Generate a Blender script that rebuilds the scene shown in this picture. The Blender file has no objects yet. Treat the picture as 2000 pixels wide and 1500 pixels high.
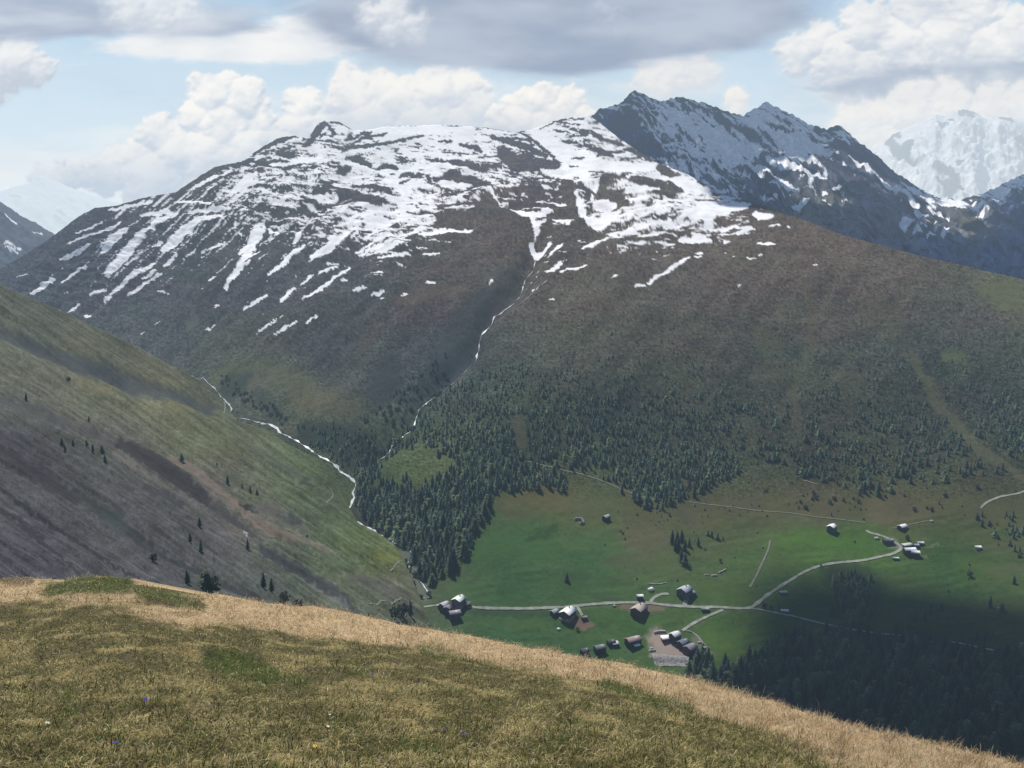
import bpy, math, random
import numpy as np
from mathutils import Vector

random.seed(7)
RNG = np.random.default_rng(11)
scene = bpy.context.scene
COL = scene.collection

# ------------------------------------------------------------------ camera
F = 1732.0                      # focal length in photo pixels (photo 2000 x 1500)
TH = math.atan(300.0 / F)       # camera pitched down
CT, ST = math.cos(TH), math.sin(TH)
CZ = 1.6

def ray(px, py):
    a = (px - 1000.0) / F
    b = (750.0 - py) / F
    dy = CT + b * ST
    return a / dy, (-ST + b * CT) / dy      # X/Y , Z/Y

cam_d = bpy.data.cameras.new('camera')
cam = bpy.data.objects.new('camera', cam_d)
COL.objects.link(cam)
cam.location = (0, 0, CZ)
cam.rotation_euler = (math.pi / 2 - TH, 0, 0)
cam_d.sensor_fit = 'HORIZONTAL'
cam_d.sensor_width = 36.0
cam_d.lens = F / 2000.0 * 36.0
cam_d.clip_start = 0.1
cam_d.clip_end = 300000.0
scene.camera = cam

# ------------------------------------------------------------------ numeric helpers
def srgb(c):
    c = np.asarray(c, float) / 255.0
    return np.where(c <= 0.04045, c / 12.92, ((c + 0.055) / 1.055) ** 2.4)

def sm(e0, e1, x):
    t = np.clip((x - e0) / (e1 - e0), 0, 1)
    return t * t * (3 - 2 * t)

def _hash(ix, iy, seed):
    h = (ix.astype(np.int64) * 374761393 + iy.astype(np.int64) * 668265263 + seed * 1442695041) & 0xFFFFFFFF
    h = ((h ^ (h >> 13)) * 1274126177) & 0xFFFFFFFF
    h = (h ^ (h >> 16)) & 0xFFFFFFFF
    return h

def perlin(x, y, seed=0):
    x = np.asarray(x, float); y = np.asarray(y, float)
    x0 = np.floor(x); y0 = np.floor(y)
    fx = x - x0; fy = y - y0
    ux = fx * fx * fx * (fx * (fx * 6 - 15) + 10); uy = fy * fy * fy * (fy * (fy * 6 - 15) + 10)
    def g(ix, iy, dx, dy):
        a = _hash(ix, iy, seed) * (2 * math.pi / 4294967296.0)
        return np.cos(a) * dx + np.sin(a) * dy
    n00 = g(x0, y0, fx, fy); n10 = g(x0 + 1, y0, fx - 1, fy)
    n01 = g(x0, y0 + 1, fx, fy - 1); n11 = g(x0 + 1, y0 + 1, fx - 1, fy - 1)
    return 1.5 * ((n00 * (1 - ux) + n10 * ux) * (1 - uy) + (n01 * (1 - ux) + n11 * ux) * uy)

def fbm(x, y, octs=4, seed=0, gain=0.5, lac=2.03):
    s = 0; a = 1.0; t = 0
    for i in range(octs):
        s = s + a * perlin(x, y, seed + i * 17)
        t += a; a *= gain; x = x * lac + 3.7; y = y * lac - 1.9
    return s / t

def ridged(x, y, octs=4, seed=0, gain=0.55):
    s = 0; a = 1.0; t = 0
    for i in range(octs):
        s = s + a * (1 - 2 * np.abs(perlin(x, y, seed + i * 29)))
        t += a; a *= gain; x = x * 2.07 + 1.3; y = y * 2.07 + 5.1
    return s / t

GX = np.arange(-420, 2441, 20.0); GY = np.arange(60, 2241, 20.0)
GXX, GYY = np.meshgrid(GX, GY)

class Coarse:
    """a smooth field kept on a coarse lattice and read bilinearly"""
    def __init__(self, val): self.v = val
    def __call__(self, px, py):
        u = np.clip((np.asarray(px, float) - GX[0]) / 20.0, 0, len(GX) - 1.001)
        w = np.clip((np.asarray(py, float) - GY[0]) / 20.0, 0, len(GY) - 1.001)
        i = u.astype(int); j = w.astype(int); fu = u - i; fw = w - j
        v = self.v
        if v.ndim == 3: fu = fu[..., None]; fw = fw[..., None]
        return (v[j, i] * (1 - fu) + v[j, i + 1] * fu) * (1 - fw) + (v[j + 1, i] * (1 - fu) + v[j + 1, i + 1] * fu) * fw

def tps(pts, lam=1e-3):
    p = np.array(pts, float); n = len(p)
    xy = p[:, :2] / 500.0; v = p[:, 2]
    def U(r2): return np.where(r2 > 0, 0.5 * r2 * np.log(r2 + 1e-20), 0)
    r2 = ((xy[:, None] - xy[None]) ** 2).sum(-1)
    A = np.zeros((n + 3, n + 3)); A[:n, :n] = U(r2) + lam * np.eye(n)
    A[:n, n] = 1; A[:n, n + 1:] = xy; A[n:, :n] = A[:n, n:].T
    w = np.linalg.solve(A, np.concatenate([v, np.zeros(3)]))
    q = np.stack([GXX.ravel(), GYY.ravel()], 1) / 500.0
    out = np.empty(len(q))
    for k in range(0, len(q), 4000):
        r2 = ((q[k:k + 4000, None] - xy[None]) ** 2).sum(-1)
        out[k:k + 4000] = U(r2) @ w[:n] + w[n] + q[k:k + 4000] @ w[n + 1:]
    return Coarse(out.reshape(GXX.shape))

def shepard(pts, p=3.0, soft=30.0):
    a = np.array([q[:2] for q in pts], float); v = np.array([q[2] for q in pts], float)
    d2 = (GXX[..., None] - a[:, 0]) ** 2 + ((GYY[..., None] - a[:, 1]) * 1.3) ** 2 + soft ** 2
    w = d2 ** (-p / 2)
    w /= w.sum(-1, keepdims=True)
    return Coarse(w @ v)

def depth_field(pts):
    f = tps([(x, y, 1000.0 / d) for x, y, d in pts])
    return lambda px, py: 1000.0 / np.maximum(f(px, py), 0.02)

def polyline_dist(px, py, pts):
    """distance to a polyline and the position 0..1 along it"""
    best = np.full(np.shape(px), 1e9); tt = np.zeros(np.shape(px))
    pts = np.array(pts, float); n = len(pts) - 1
    for i in range(n):
        a, b = pts[i], pts[i + 1]; d = b - a; L2 = max((d ** 2).sum(), 1e-9)
        t = np.clip(((px - a[0]) * d[0] + (py - a[1]) * d[1]) / L2, 0, 1)
        q = np.hypot(px - a[0] - t * d[0], py - a[1] - t * d[1])
        m = q < best
        best = np.where(m, q, best); tt = np.where(m, (i + t) / n, tt)
    return best, tt

def inpoly(px, py, poly):
    c = np.zeros(np.shape(px), bool); n = len(poly)
    for i in range(n):
        x0, y0 = poly[i]; x1, y1 = poly[(i + 1) % n]
        if y0 == y1: continue
        m = ((y0 > py) != (y1 > py)) & (px < (x1 - x0) * (py - y0) / (y1 - y0) + x0)
        c ^= m
    return c

def curve_pts(pts, step=6.0):
    """Catmull-Rom through the points, resampled"""
    p = np.array(pts, float)
    p = np.vstack([2 * p[0] - p[1], p, 2 * p[-1] - p[-2]])
    out = []
    for i in range(1, len(p) - 2):
        n = max(2, int(np.hypot(*(p[i + 1] - p[i])) / step))
        t = np.linspace(0, 1, n, endpoint=False)[:, None]
        out.append(0.5 * (2 * p[i] + (p[i + 1] - p[i - 1]) * t + (2 * p[i - 1] - 5 * p[i] + 4 * p[i + 1] - p[i + 2]) * t ** 2
                          + (3 * p[i] - p[i - 1] - 3 * p[i + 1] + p[i + 2]) * t ** 3))
    out.append(p[-2][None])
    return np.vstack(out)

# ------------------------------------------------------------------ materials
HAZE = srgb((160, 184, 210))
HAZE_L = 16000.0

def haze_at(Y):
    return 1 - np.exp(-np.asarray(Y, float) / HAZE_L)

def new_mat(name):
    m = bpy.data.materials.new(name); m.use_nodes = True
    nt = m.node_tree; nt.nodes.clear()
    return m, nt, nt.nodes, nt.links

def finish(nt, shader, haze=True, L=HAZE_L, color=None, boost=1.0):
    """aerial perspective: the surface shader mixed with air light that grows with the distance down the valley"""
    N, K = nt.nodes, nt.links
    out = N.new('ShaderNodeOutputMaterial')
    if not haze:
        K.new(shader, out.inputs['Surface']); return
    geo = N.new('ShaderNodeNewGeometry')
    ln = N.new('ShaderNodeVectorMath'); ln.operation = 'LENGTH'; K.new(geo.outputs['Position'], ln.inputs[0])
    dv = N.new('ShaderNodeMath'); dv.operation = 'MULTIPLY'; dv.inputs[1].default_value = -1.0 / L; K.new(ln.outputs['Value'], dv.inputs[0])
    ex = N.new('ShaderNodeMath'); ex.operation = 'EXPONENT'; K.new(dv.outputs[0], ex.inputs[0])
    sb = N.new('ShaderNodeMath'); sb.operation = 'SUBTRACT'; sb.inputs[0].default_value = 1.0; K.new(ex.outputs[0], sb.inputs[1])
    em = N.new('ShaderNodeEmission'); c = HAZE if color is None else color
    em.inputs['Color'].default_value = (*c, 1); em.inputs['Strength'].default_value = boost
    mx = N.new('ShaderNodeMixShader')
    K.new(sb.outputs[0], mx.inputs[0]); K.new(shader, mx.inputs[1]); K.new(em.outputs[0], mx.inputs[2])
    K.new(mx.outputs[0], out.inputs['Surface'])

def no_light(m):
    try: m.cycles.emission_sampling = 'NONE'
    except Exception: pass

def attr_mat(name, noise_scale=0.2, noise_amt=0.3, bump=0.4, bump_dist=1.0, haze=True, L=HAZE_L, color=None, rough=0.95, rand=0.0, transl=0.0, boost=1.0):
    m, nt, N, K = new_mat(name)
    at = N.new('ShaderNodeAttribute'); at.attribute_name = 'col'
    tc = N.new('ShaderNodeTexCoord')
    nz = N.new('ShaderNodeTexNoise'); nz.inputs['Scale'].default_value = noise_scale; nz.inputs['Detail'].default_value = 5; nz.inputs['Roughness'].default_value = 0.65
    K.new(tc.outputs['Object'], nz.inputs['Vector'])
    mr = N.new('ShaderNodeMapRange'); mr.inputs['From Min'].default_value = 0.3; mr.inputs['From Max'].default_value = 0.7
    mr.inputs['To Min'].default_value = 1 - noise_amt; mr.inputs['To Max'].default_value = 1 + noise_amt
    K.new(nz.outputs[0], mr.inputs['Value'])
    vm = N.new('ShaderNodeVectorMath'); vm.operation = 'SCALE'
    K.new(at.outputs['Color'], vm.inputs[0]); K.new(mr.outputs[0], vm.inputs['Scale'])
    colr = vm.outputs[0]
    if rand:
        oi = N.new('ShaderNodeObjectInfo')
        r2 = N.new('ShaderNodeMapRange'); r2.inputs['To Min'].default_value = 1 - rand; r2.inputs['To Max'].default_value = 1 + rand
        K.new(oi.outputs['Random'], r2.inputs['Value'])
        v2 = N.new('ShaderNodeVectorMath'); v2.operation = 'SCALE'; K.new(colr, v2.inputs[0]); K.new(r2.outputs[0], v2.inputs['Scale'])
        colr = v2.outputs[0]
    b = N.new('ShaderNodeBsdfPrincipled'); b.inputs['Roughness'].default_value = rough
    b.inputs['Specular IOR Level'].default_value = 0.15
    K.new(colr, b.inputs['Base Color'])
    if bump:
        bp = N.new('ShaderNodeBump'); bp.inputs['Strength'].default_value = bump; bp.inputs['Distance'].default_value = bump_dist
        K.new(nz.outputs[0], bp.inputs['Height']); K.new(bp.outputs[0], b.inputs['Normal'])
    sh = b.outputs[0]
    if transl:
        tr = N.new('ShaderNodeBsdfTranslucent'); K.new(colr, tr.inputs['Color'])
        mx = N.new('ShaderNodeMixShader'); mx.inputs[0].default_value = transl
        K.new(sh, mx.inputs[1]); K.new(tr.outputs[0], mx.inputs[2]); sh = mx.outputs[0]
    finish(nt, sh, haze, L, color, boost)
    no_light(m)
    return m

_flat = {}
def flat_mat(name, rgb, rough=0.8, amt=0.2, scale=0.6, metal=0.0, haze=True):
    key = (name, tuple(rgb))
    if key in _flat: return _flat[key]
    m, nt, N, K = new_mat(name)
    tc = N.new('ShaderNodeTexCoord')
    nz = N.new('ShaderNodeTexNoise'); nz.inputs['Scale'].default_value = scale; nz.inputs['Detail'].default_value = 4
    K.new(tc.outputs['Object'], nz.inputs['Vector'])
    cr = N.new('ShaderNodeValToRGB')
    c = np.array(rgb, float)
    cr.color_ramp.elements[0].position = 0.3; cr.color_ramp.elements[1].position = 0.7
    cr.color_ramp.elements[0].color = (*np.clip(c * (1 - amt), 0, 1), 1); cr.color_ramp.elements[1].color = (*np.clip(c * (1 + amt), 0, 1), 1)
    K.new(nz.outputs[0], cr.inputs[0])
    b = N.new('ShaderNodeBsdfPrincipled'); b.inputs['Roughness'].default_value = rough; b.inputs['Metallic'].default_value = metal
    b.inputs['Specular IOR Level'].default_value = 0.2
    K.new(cr.outputs[0], b.inputs['Base Color'])
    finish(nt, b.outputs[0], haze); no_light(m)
    _flat[key] = m
    return m

# ------------------------------------------------------------------ mesh helpers
def make_mesh(name, verts, faces, mat=None, col=None, smooth=False):
    """verts (n,3); faces (m,k) array of one size, or a list of such arrays"""
    me = bpy.data.meshes.new(name)
    v = np.ascontiguousarray(verts, np.float32)
    fl = faces if isinstance(faces, list) else [faces]
    fl = [np.asarray(f, np.int32) for f in fl if len(f)]
    me.vertices.add(len(v)); me.vertices.foreach_set('co', v.ravel())
    loops = np.concatenate([f.ravel() for f in fl])
    tot = np.concatenate([np.full(len(f), f.shape[1], np.int32) for f in fl])
    start = np.concatenate([[0], np.cumsum(tot)[:-1]]).astype(np.int32)
    me.loops.add(len(loops)); me.loops.foreach_set('vertex_index', loops)
    me.polygons.add(len(tot)); me.polygons.foreach_set('loop_start', start); me.polygons.foreach_set('loop_total', tot)
    if smooth: me.polygons.foreach_set('use_smooth', np.ones(len(tot), bool))
    if col is not None:
        a = me.color_attributes.new('col', 'FLOAT_COLOR', 'POINT')
        c = np.ones((len(v), 4), np.float32); c[:, :3] = col
        a.data.foreach_set('color', c.ravel())
    if mat: me.materials.append(mat)
    me.update(calc_edges=True)
    me.validate()
    return me

def link(name, me, parent=None, loc=None):
    o = bpy.data.objects.new(name, me); COL.objects.link(o)
    if parent: o.parent = parent
    if loc is not None: o.location = loc
    return o

def tag(o, label=None, cat=None, group=None, kind=None):
    if label: o['label'] = label
    if cat: o['category'] = cat
    if group: o['group'] = group
    if kind: o['kind'] = kind
    return o

def grid_faces(ny, nx):
    i = np.arange(ny * nx).reshape(ny, nx)
    return np.stack([i[:-1, :-1].ravel(), i[1:, :-1].ravel(), i[1:, 1:].ravel(), i[:-1, 1:].ravel()], 1)

# ------------------------------------------------------------------ terrain sheets
class Sheet:
    """one piece of terrain: a height surface seen from the viewpoint, kept as a world-space grid"""
    def __init__(self, x0, x1, dx, top, ybot, ny, depth, relief, power=1.0, teeth=0.0):
        self.cols = np.arange(x0, x1 + dx * 0.5, dx); self.dx = dx; self.ny = ny; self.power = power
        t = np.array(top, float)
        self.ytop = np.interp(self.cols, t[:, 0], t[:, 1])
        if teeth:
            self.ytop = self.ytop + teeth * (ridged(self.cols / 26, self.cols * 0 + 3.3, 4, 77, 0.7) * 1.3 + fbm(self.cols / 9, self.cols * 0 + 1.7, 3, 78) * 1.2)
        self.ybot = ybot
        s = np.linspace(0, 1, ny)
        self.PX = np.broadcast_to(self.cols, (ny, len(self.cols))).copy()
        self.PY = self.ytop[None] + (ybot - self.ytop[None]) * s[:, None] ** power
        self.Y = depth(self.PX, self.PY)
        rx, rz = ray(self.PX, self.PY)
        P = np.stack([rx * self.Y, self.Y, CZ + rz * self.Y], -1)
        P[..., 2] += relief(P, self.PX, self.PY)
        self.P = P
    def sample(self, px, py):
        px = np.asarray(px, float); py = np.asarray(py, float)
        u = np.clip((px - self.cols[0]) / self.dx, 0, len(self.cols) - 1.001)
        i = u.astype(int); fu = (u - i)[..., None]
        yt = self.ytop[i] * (1 - fu[..., 0]) + self.ytop[i + 1] * fu[..., 0]
        s = np.clip((py - yt) / (self.ybot - yt), 0, 1) ** (1 / self.power)
        w = np.clip(s * (self.ny - 1), 0, self.ny - 1.001); j = w.astype(int); fw = (w - j)[..., None]
        P = self.P
        return (P[j, i] * (1 - fu) + P[j, i + 1] * fu) * (1 - fw) + (P[j + 1, i] * (1 - fu) + P[j + 1, i + 1] * fu) * fw
    def offset(self, px, py, ox, oy):
        """terrain point a few metres (ox, oy) from the one at (px, py)"""
        e = 3.0
        p0 = self.sample(px, py); a = (self.sample(px + e, py) - p0) / e; b = (self.sample(px, py - e) - p0) / -e
        det = a[..., 0] * b[..., 1] - a[..., 1] * b[..., 0]
        det = np.where(np.abs(det) < 1e-6, 1e-6, det)
        dpx = (ox * b[..., 1] - oy * b[..., 0]) / det; dpy = (a[..., 0] * oy - a[..., 1] * ox) / det
        r = np.hypot(dpx, dpy); k = np.minimum(1, 25 / np.maximum(r, 1e-6))
        q = self.sample(px + dpx * k, py + dpy * k)
        return np.stack([p0[..., 0] + ox, p0[..., 1] + oy, np.clip(q[..., 2], p0[..., 2] - 3, p0[..., 2] + 3)], -1)
    def build(self, name, mat, col, back=((30, -30), (120, -150), (500, -700)), front=()):
        ny, nx = self.PX.shape
        V = self.P; C = col
        rows = []; crows = []
        for (dy, dz) in reversed(back):            # the far side, out of sight from here
            r = V[0].copy(); r[:, 1] += dy; r[:, 2] += dz; rows.append(r[None]); crows.append(C[0][None])
        fr = []
        for (k, dz) in front:                      # the near side, hidden below the brow
            q = self.P[-1].copy(); q[:, :2] *= k; q[:, 2] += dz; fr.append(q[None]); crows.append(C[0][None] if False else C[-1][None])
        nb = len(rows)
        V = np.concatenate(rows + [V] + fr, 0); C = np.concatenate(crows[:nb] + [C] + crows[nb:], 0)
        me = make_mesh(name, V.reshape(-1, 3), grid_faces(V.shape[0], nx), mat, C.reshape(-1, 3), True)
        o = link(name, me); o['kind'] = 'structure'
        return o

KLIGHT = 1.25
def albedo(obs255, Y, k=KLIGHT):
    """surface colour for a colour seen through the air at distance Y in daylight"""
    f = haze_at(Y)[..., None]
    lin = srgb(obs255)
    return np.clip((lin - HAZE * f) / (1 - f) / k, 0.006, 0.85)

SNOW = np.array([0.86, 0.87, 0.88])

def strokes(px, py, field, items, sign=1.0, wob=None):
    """adds hand-placed patches: (points, half-width, strength)"""
    for pts, w, s in items:
        a = np.array(pts, float); pad = w * 3 + 10
        m = (px > a[:, 0].min() - pad) & (px < a[:, 0].max() + pad) & (py > a[:, 1].min() - pad) & (py < a[:, 1].max() + pad)
        if not m.any(): continue
        qx = px[m] + (wob[0][m] if wob else 0); qy = py[m] + (wob[1][m] if wob else 0)
        if len(pts) == 1:
            d = np.hypot((qx - a[0, 0]) * 0.6, qy - a[0, 1]); t = np.full(d.shape, 0.5)
        else:
            d, t = polyline_dist(qx, qy, a)
        ww = w * (0.62 + 0.38 * np.sin(np.pi * np.clip(t * 0.9 + 0.05, 0, 1)))
        field[m] += sign * s * (1 - sm(ww * 0.55, ww * 1.7, d))

def aniso(px, py, ang, along, across, octs, seed):
    c, s = math.cos(math.radians(ang)), math.sin(math.radians(ang))
    u = px * c + py * s; v = -px * s + py * c
    return fbm(u / along, v / across, octs, seed)

# ---- C: the broad snowy mountain with its flanks, the wooded slope and the meadows
topC = [(-420, 690), (-200, 612), (0, 523), (60, 490), (108, 457), (150, 424), (185, 405), (230, 401), (270, 388), (345, 374), (390, 343),
        (420, 325), (470, 315), (510, 288), (545, 268), (575, 264), (600, 271), (612, 254), (622, 240), (636, 234), (660, 236), (676, 245), (690, 254), (715, 254), (750, 247), (850, 243),
        (900, 245), (960, 250), (1005, 258), (1040, 252), (1080, 236), (1120, 228), (1150, 224), (1168, 236), (1200, 262), (1240, 290), (1285, 318), (1340, 338), (1410, 380),
        (1470, 394), (1520, 412), (1580, 432), (1640, 457), (1720, 478), (1800, 500), (1870, 515), (1930, 530), (2000, 545), (2200, 570), (2440, 600)]
ctlC = [(-400, 700, 3100), (0, 523, 2900), (185, 405, 3050), (390, 343, 3300), (510, 288, 3800), (638, 237, 4300), (850, 243, 4500), (1005, 258, 4300), (1150, 224, 4600),
        (1285, 318, 3500), (1410, 380, 2750), (1520, 412, 2380), (1640, 457, 2160), (1800, 500, 2000), (2000, 545, 1880), (2400, 600, 1800),
        (60, 590, 2700), (200, 640, 2450), (300, 700, 2200), (440, 790, 1700), (550, 850, 1480), (640, 905, 1370), (700, 950, 1270), (700, 1000, 1200), (780, 1065, 1080), (830, 1160, 940),
        (200, 500, 2820), (350, 480, 2800), (450, 560, 2320), (550, 640, 1980), (600, 740, 1740), (560, 480, 2560), (650, 430, 2650), (750, 520, 2150), (720, 640, 1830), (680, 780, 1560), (650, 830, 1480),
        (800, 350, 3450), (650, 320, 3500), (900, 430, 2500), (950, 330, 3500), (1100, 330, 3500), (1010, 440, 2330), (960, 500, 2080), (880, 600, 1830), (830, 700, 1640), (790, 770, 1520),
        (1040, 500, 2020), (935, 650, 1690), (870, 740, 1550), (815, 790, 1460), (720, 890, 1340), (1160, 450, 2240), (1100, 560, 1800), (1000, 700, 1510),
        (1250, 400, 2480), (1400, 470, 2080), (1300, 560, 1760), (1200, 650, 1540), (1300, 750, 1400), (1100, 800, 1340), (950, 850, 1280), (850, 930, 1200), (810, 910, 1240), (900, 1050, 1030), (850, 1120, 980),
        (1600, 560, 1780), (1600, 700, 1460), (1600, 850, 1250), (1900, 650, 1570), (1900, 800, 1300), (1900, 950, 1090), (1500, 950, 1160), (1250, 900, 1230), (1100, 970, 1130), (1250, 1000, 1100),
        (1000, 1100, 980), (1200, 1100, 985), (1400, 1050, 1040), (1600, 1030, 1060), (1760, 1030, 1050), (1900, 1060, 1000), (900, 1190, 900), (1100, 1190, 905), (1300, 1185, 905), (1470, 1188, 900), (1600, 1110, 965), (1760, 1075, 1000),
        (1600, 1215, 870), (1760, 1243, 820), (1930, 1268, 780), (1000, 1260, 850), (1200, 1260, 850), (1310, 1255, 850), (1310, 1300, 815), (1450, 1280, 820), (1500, 1400, 700), (1900, 1400, 640), (2300, 1300, 720), (2300, 1000, 980),
        (1000, 1420, 730), (600, 1420, 700), (0, 1420, 720), (-300, 1420, 720), (2300, 1480, 560), (1500, 1480, 620)]
depC = depth_field(ctlC)

def reliefC(P, px, py):
    x, y = P[..., 0], P[..., 1]
    k = np.clip((P[..., 1] - 900) / 1500, 0.0, 1.0)                 # calm in the meadows, rough on the heights
    top = sm(0, 90, py - np.interp(px, [q[0] for q in topC], [q[1] for q in topC]))
    big = ridged(x / 420, y / 600, 4, 3) * 20 * k
    mid = fbm(x / 130, y / 150, 4, 8) * 9 * (0.15 + k)
    tip = aniso(px, py, 132, 160, 30, 4, 21) * 8 * sm(1500, 2100, y) * (1 - sm(2700, 3300, y)) * (1 - sm(700, 900, px))
    hum = aniso(px, py, 8, 85, 17, 3, 5) * 13 * sm(2200, 2900, y)
    sml = fbm(x / 26, y / 30, 3, 9) * 2.2 * (0.25 + k)
    # ravines of the two brooks
    d1, _ = polyline_dist(px, py, [(1060, 470), (1040, 500), (1015, 560), (960, 610), (930, 680), (830, 775), (795, 830), (722, 890)])
    rav = -24 * np.exp(-(d1 / 20) ** 2) * sm(440, 520, py)
    calm = 1 - 0.62 * sm(2900, 3900, y)
    return (big + mid + tip + hum + rav) * calm * (0.03 + 0.97 * top) + sml * (0.2 + 0.8 * top)

C = Sheet(-420, 2440, 2.0, topC, 1480, 720, depC, reliefC, teeth=1.2)
px, py, Yc = C.PX, C.PY, C.Y

colC = shepard([(x, y, c) for x, y, c in [
    (0, 540, (88, 96, 112)), (200, 470, (86, 93, 108)), (300, 640, (85, 90, 98)), (200, 560, (85, 90, 102)), (500, 560, (78, 84, 96)), (700, 560, (80, 83, 92)), (650, 690, (72, 80, 86)), (550, 740, (86, 88, 82)), (450, 720, (92, 95, 86)),
    (610, 800, (88, 88, 78)), (700, 700, (82, 84, 86)), (780, 740, (64, 74, 82)), (860, 700, (66, 76, 84)), (960, 470, (92, 85, 83)), (900, 560, (84, 80, 84)), (800, 620, (80, 80, 84)), (1100, 420, (94, 86, 85)), (1150, 600, (97, 91, 86)), (1300, 560, (100, 92, 91)),
    (1450, 480, (105, 94, 90)), (1600, 480, (106, 92, 87)), (1750, 520, (101, 92, 87)), (1900, 600, (86, 88, 85)), (1950, 570, (104, 106, 84)), (1600, 620, (92, 88, 82)), (1150, 700, (88, 90, 80)), (1300, 700, (90, 88, 78)),
    (1200, 800, (66, 76, 70)), (1500, 700, (78, 80, 76)), (1500, 800, (74, 77, 70)), (1800, 680, (72, 78, 76)), (1800, 800, (70, 75, 70)), (1950, 800, (64, 72, 72)), (1000, 880, (56, 72, 62)), (1600, 900, (74, 77, 66)), (1900, 920, (78, 80, 68)), (1350, 950, (74, 80, 68)),
    (790, 905, (92, 108, 70)), (830, 915, (96, 106, 72)), (850, 1000, (50, 68, 62)), (690, 870, (60, 74, 64)), (668, 945, (78, 92, 70)), (680, 975, (78, 92, 70)), (645, 915, (78, 90, 72)), (1080, 975, (98, 97, 70)), (1050, 1050, (66, 97, 68)), (1000, 1130, (62, 92, 68)), (1150, 1100, (66, 95, 68)), (1250, 1050, (90, 93, 76)), (1150, 1010, (84, 97, 72)),
    (1400, 1050, (84, 93, 72)), (1450, 1100, (76, 99, 68)), (1600, 1070, (72, 102, 62)), (1700, 1060, (70, 101, 60)), (1450, 970, (86, 91, 74)), (1600, 995, (91, 90, 77)), (1750, 995, (91, 90, 76)), (1900, 1010, (79, 91, 68)), (1850, 1100, (62, 86, 60)),
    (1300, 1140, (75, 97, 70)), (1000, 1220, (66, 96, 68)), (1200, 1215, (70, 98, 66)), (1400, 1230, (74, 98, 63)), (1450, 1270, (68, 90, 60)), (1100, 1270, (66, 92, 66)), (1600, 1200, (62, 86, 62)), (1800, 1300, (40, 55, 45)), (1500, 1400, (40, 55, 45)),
    (400, 1300, (70, 85, 70)), (830, 1180, (78, 92, 76))]])
obs = colC(px, py)
n1 = fbm(px / 60, py / 28, 5, 31); n2 = fbm(px / 17, py / 7, 4, 41); n3 = fbm(px / 150, py / 60, 4, 51)
up = sm(1000, 900, py)
obs = obs + (n1 * 15 * (0.35 + 0.65 * up) + n2 * 15 * (0.4 + 0.6 * up))[..., None] * np.array([1.0, 0.92, 0.85])
obs = obs + np.clip(n3, -1, 1)[..., None] * np.array([-7.0, 4.0, -3.0]) * up[..., None]
n5 = fbm(px / 5, py / 3, 3, 55); n6 = fbm(px / 11, py / 5, 3, 56)
obs -= ((sm(0.08, 0.36, n5) * 22 + sm(0.12, 0.4, n6) * 18 - sm(0.12, 0.45, -n5) * 20) * sm(1010, 940, py))[..., None]
gul = ridged(px / 60 + py / 70, (py - px) / 400, 4, 57)
obs += ((gul - 0.1) * 11 * sm(950, 800, py))[..., None]
# meadows: mown strips, drier crests
mead = sm(940, 1010, py)
obs += (mead * fbm(px / 120, py / 30, 4, 61))[..., None] * np.array([9, 5, 3.0])
obs += (mead * fbm(px / 12, py / 5, 3, 62))[..., None] * np.array([7, 6, 5.0])

obs = obs * (1 + mead[..., None] * np.array([0.0, 0.02, 0.0])) - (mead * sm(1070, 1000, py) * sm(1150, 1250, px))[..., None] * np.array([-1.0, 2.0, 0.0])
mow = np.sin((py * 0.9 + px * 0.16 + 10 * fbm(px / 130, py / 60, 2, 63)) / 2.4) * sm(0.0, 0.3, fbm(px / 90, py / 40, 3, 64))
obs += (mead * mow * 4.5)[..., None]
obs -= (mead * sm(0.22, 0.5, fbm(px / 7, py / 3.2, 3, 65)) * 14)[..., None]
wobx = fbm(px / 20, py / 20, 3, 71) * 16; woby = fbm(px / 20, py / 20, 3, 72) * 9
def paint(o, PX, PY, pts, w, c, s=1.0, wob=(wobx, woby)):
    f = np.zeros(PX.shape); strokes(PX, PY, f, [(pts, w, 1.0)], wob=wob)
    f = np.clip(f * s, 0, 1)[..., None]
    return o * (1 - f) + np.array(c, float) * f
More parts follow.
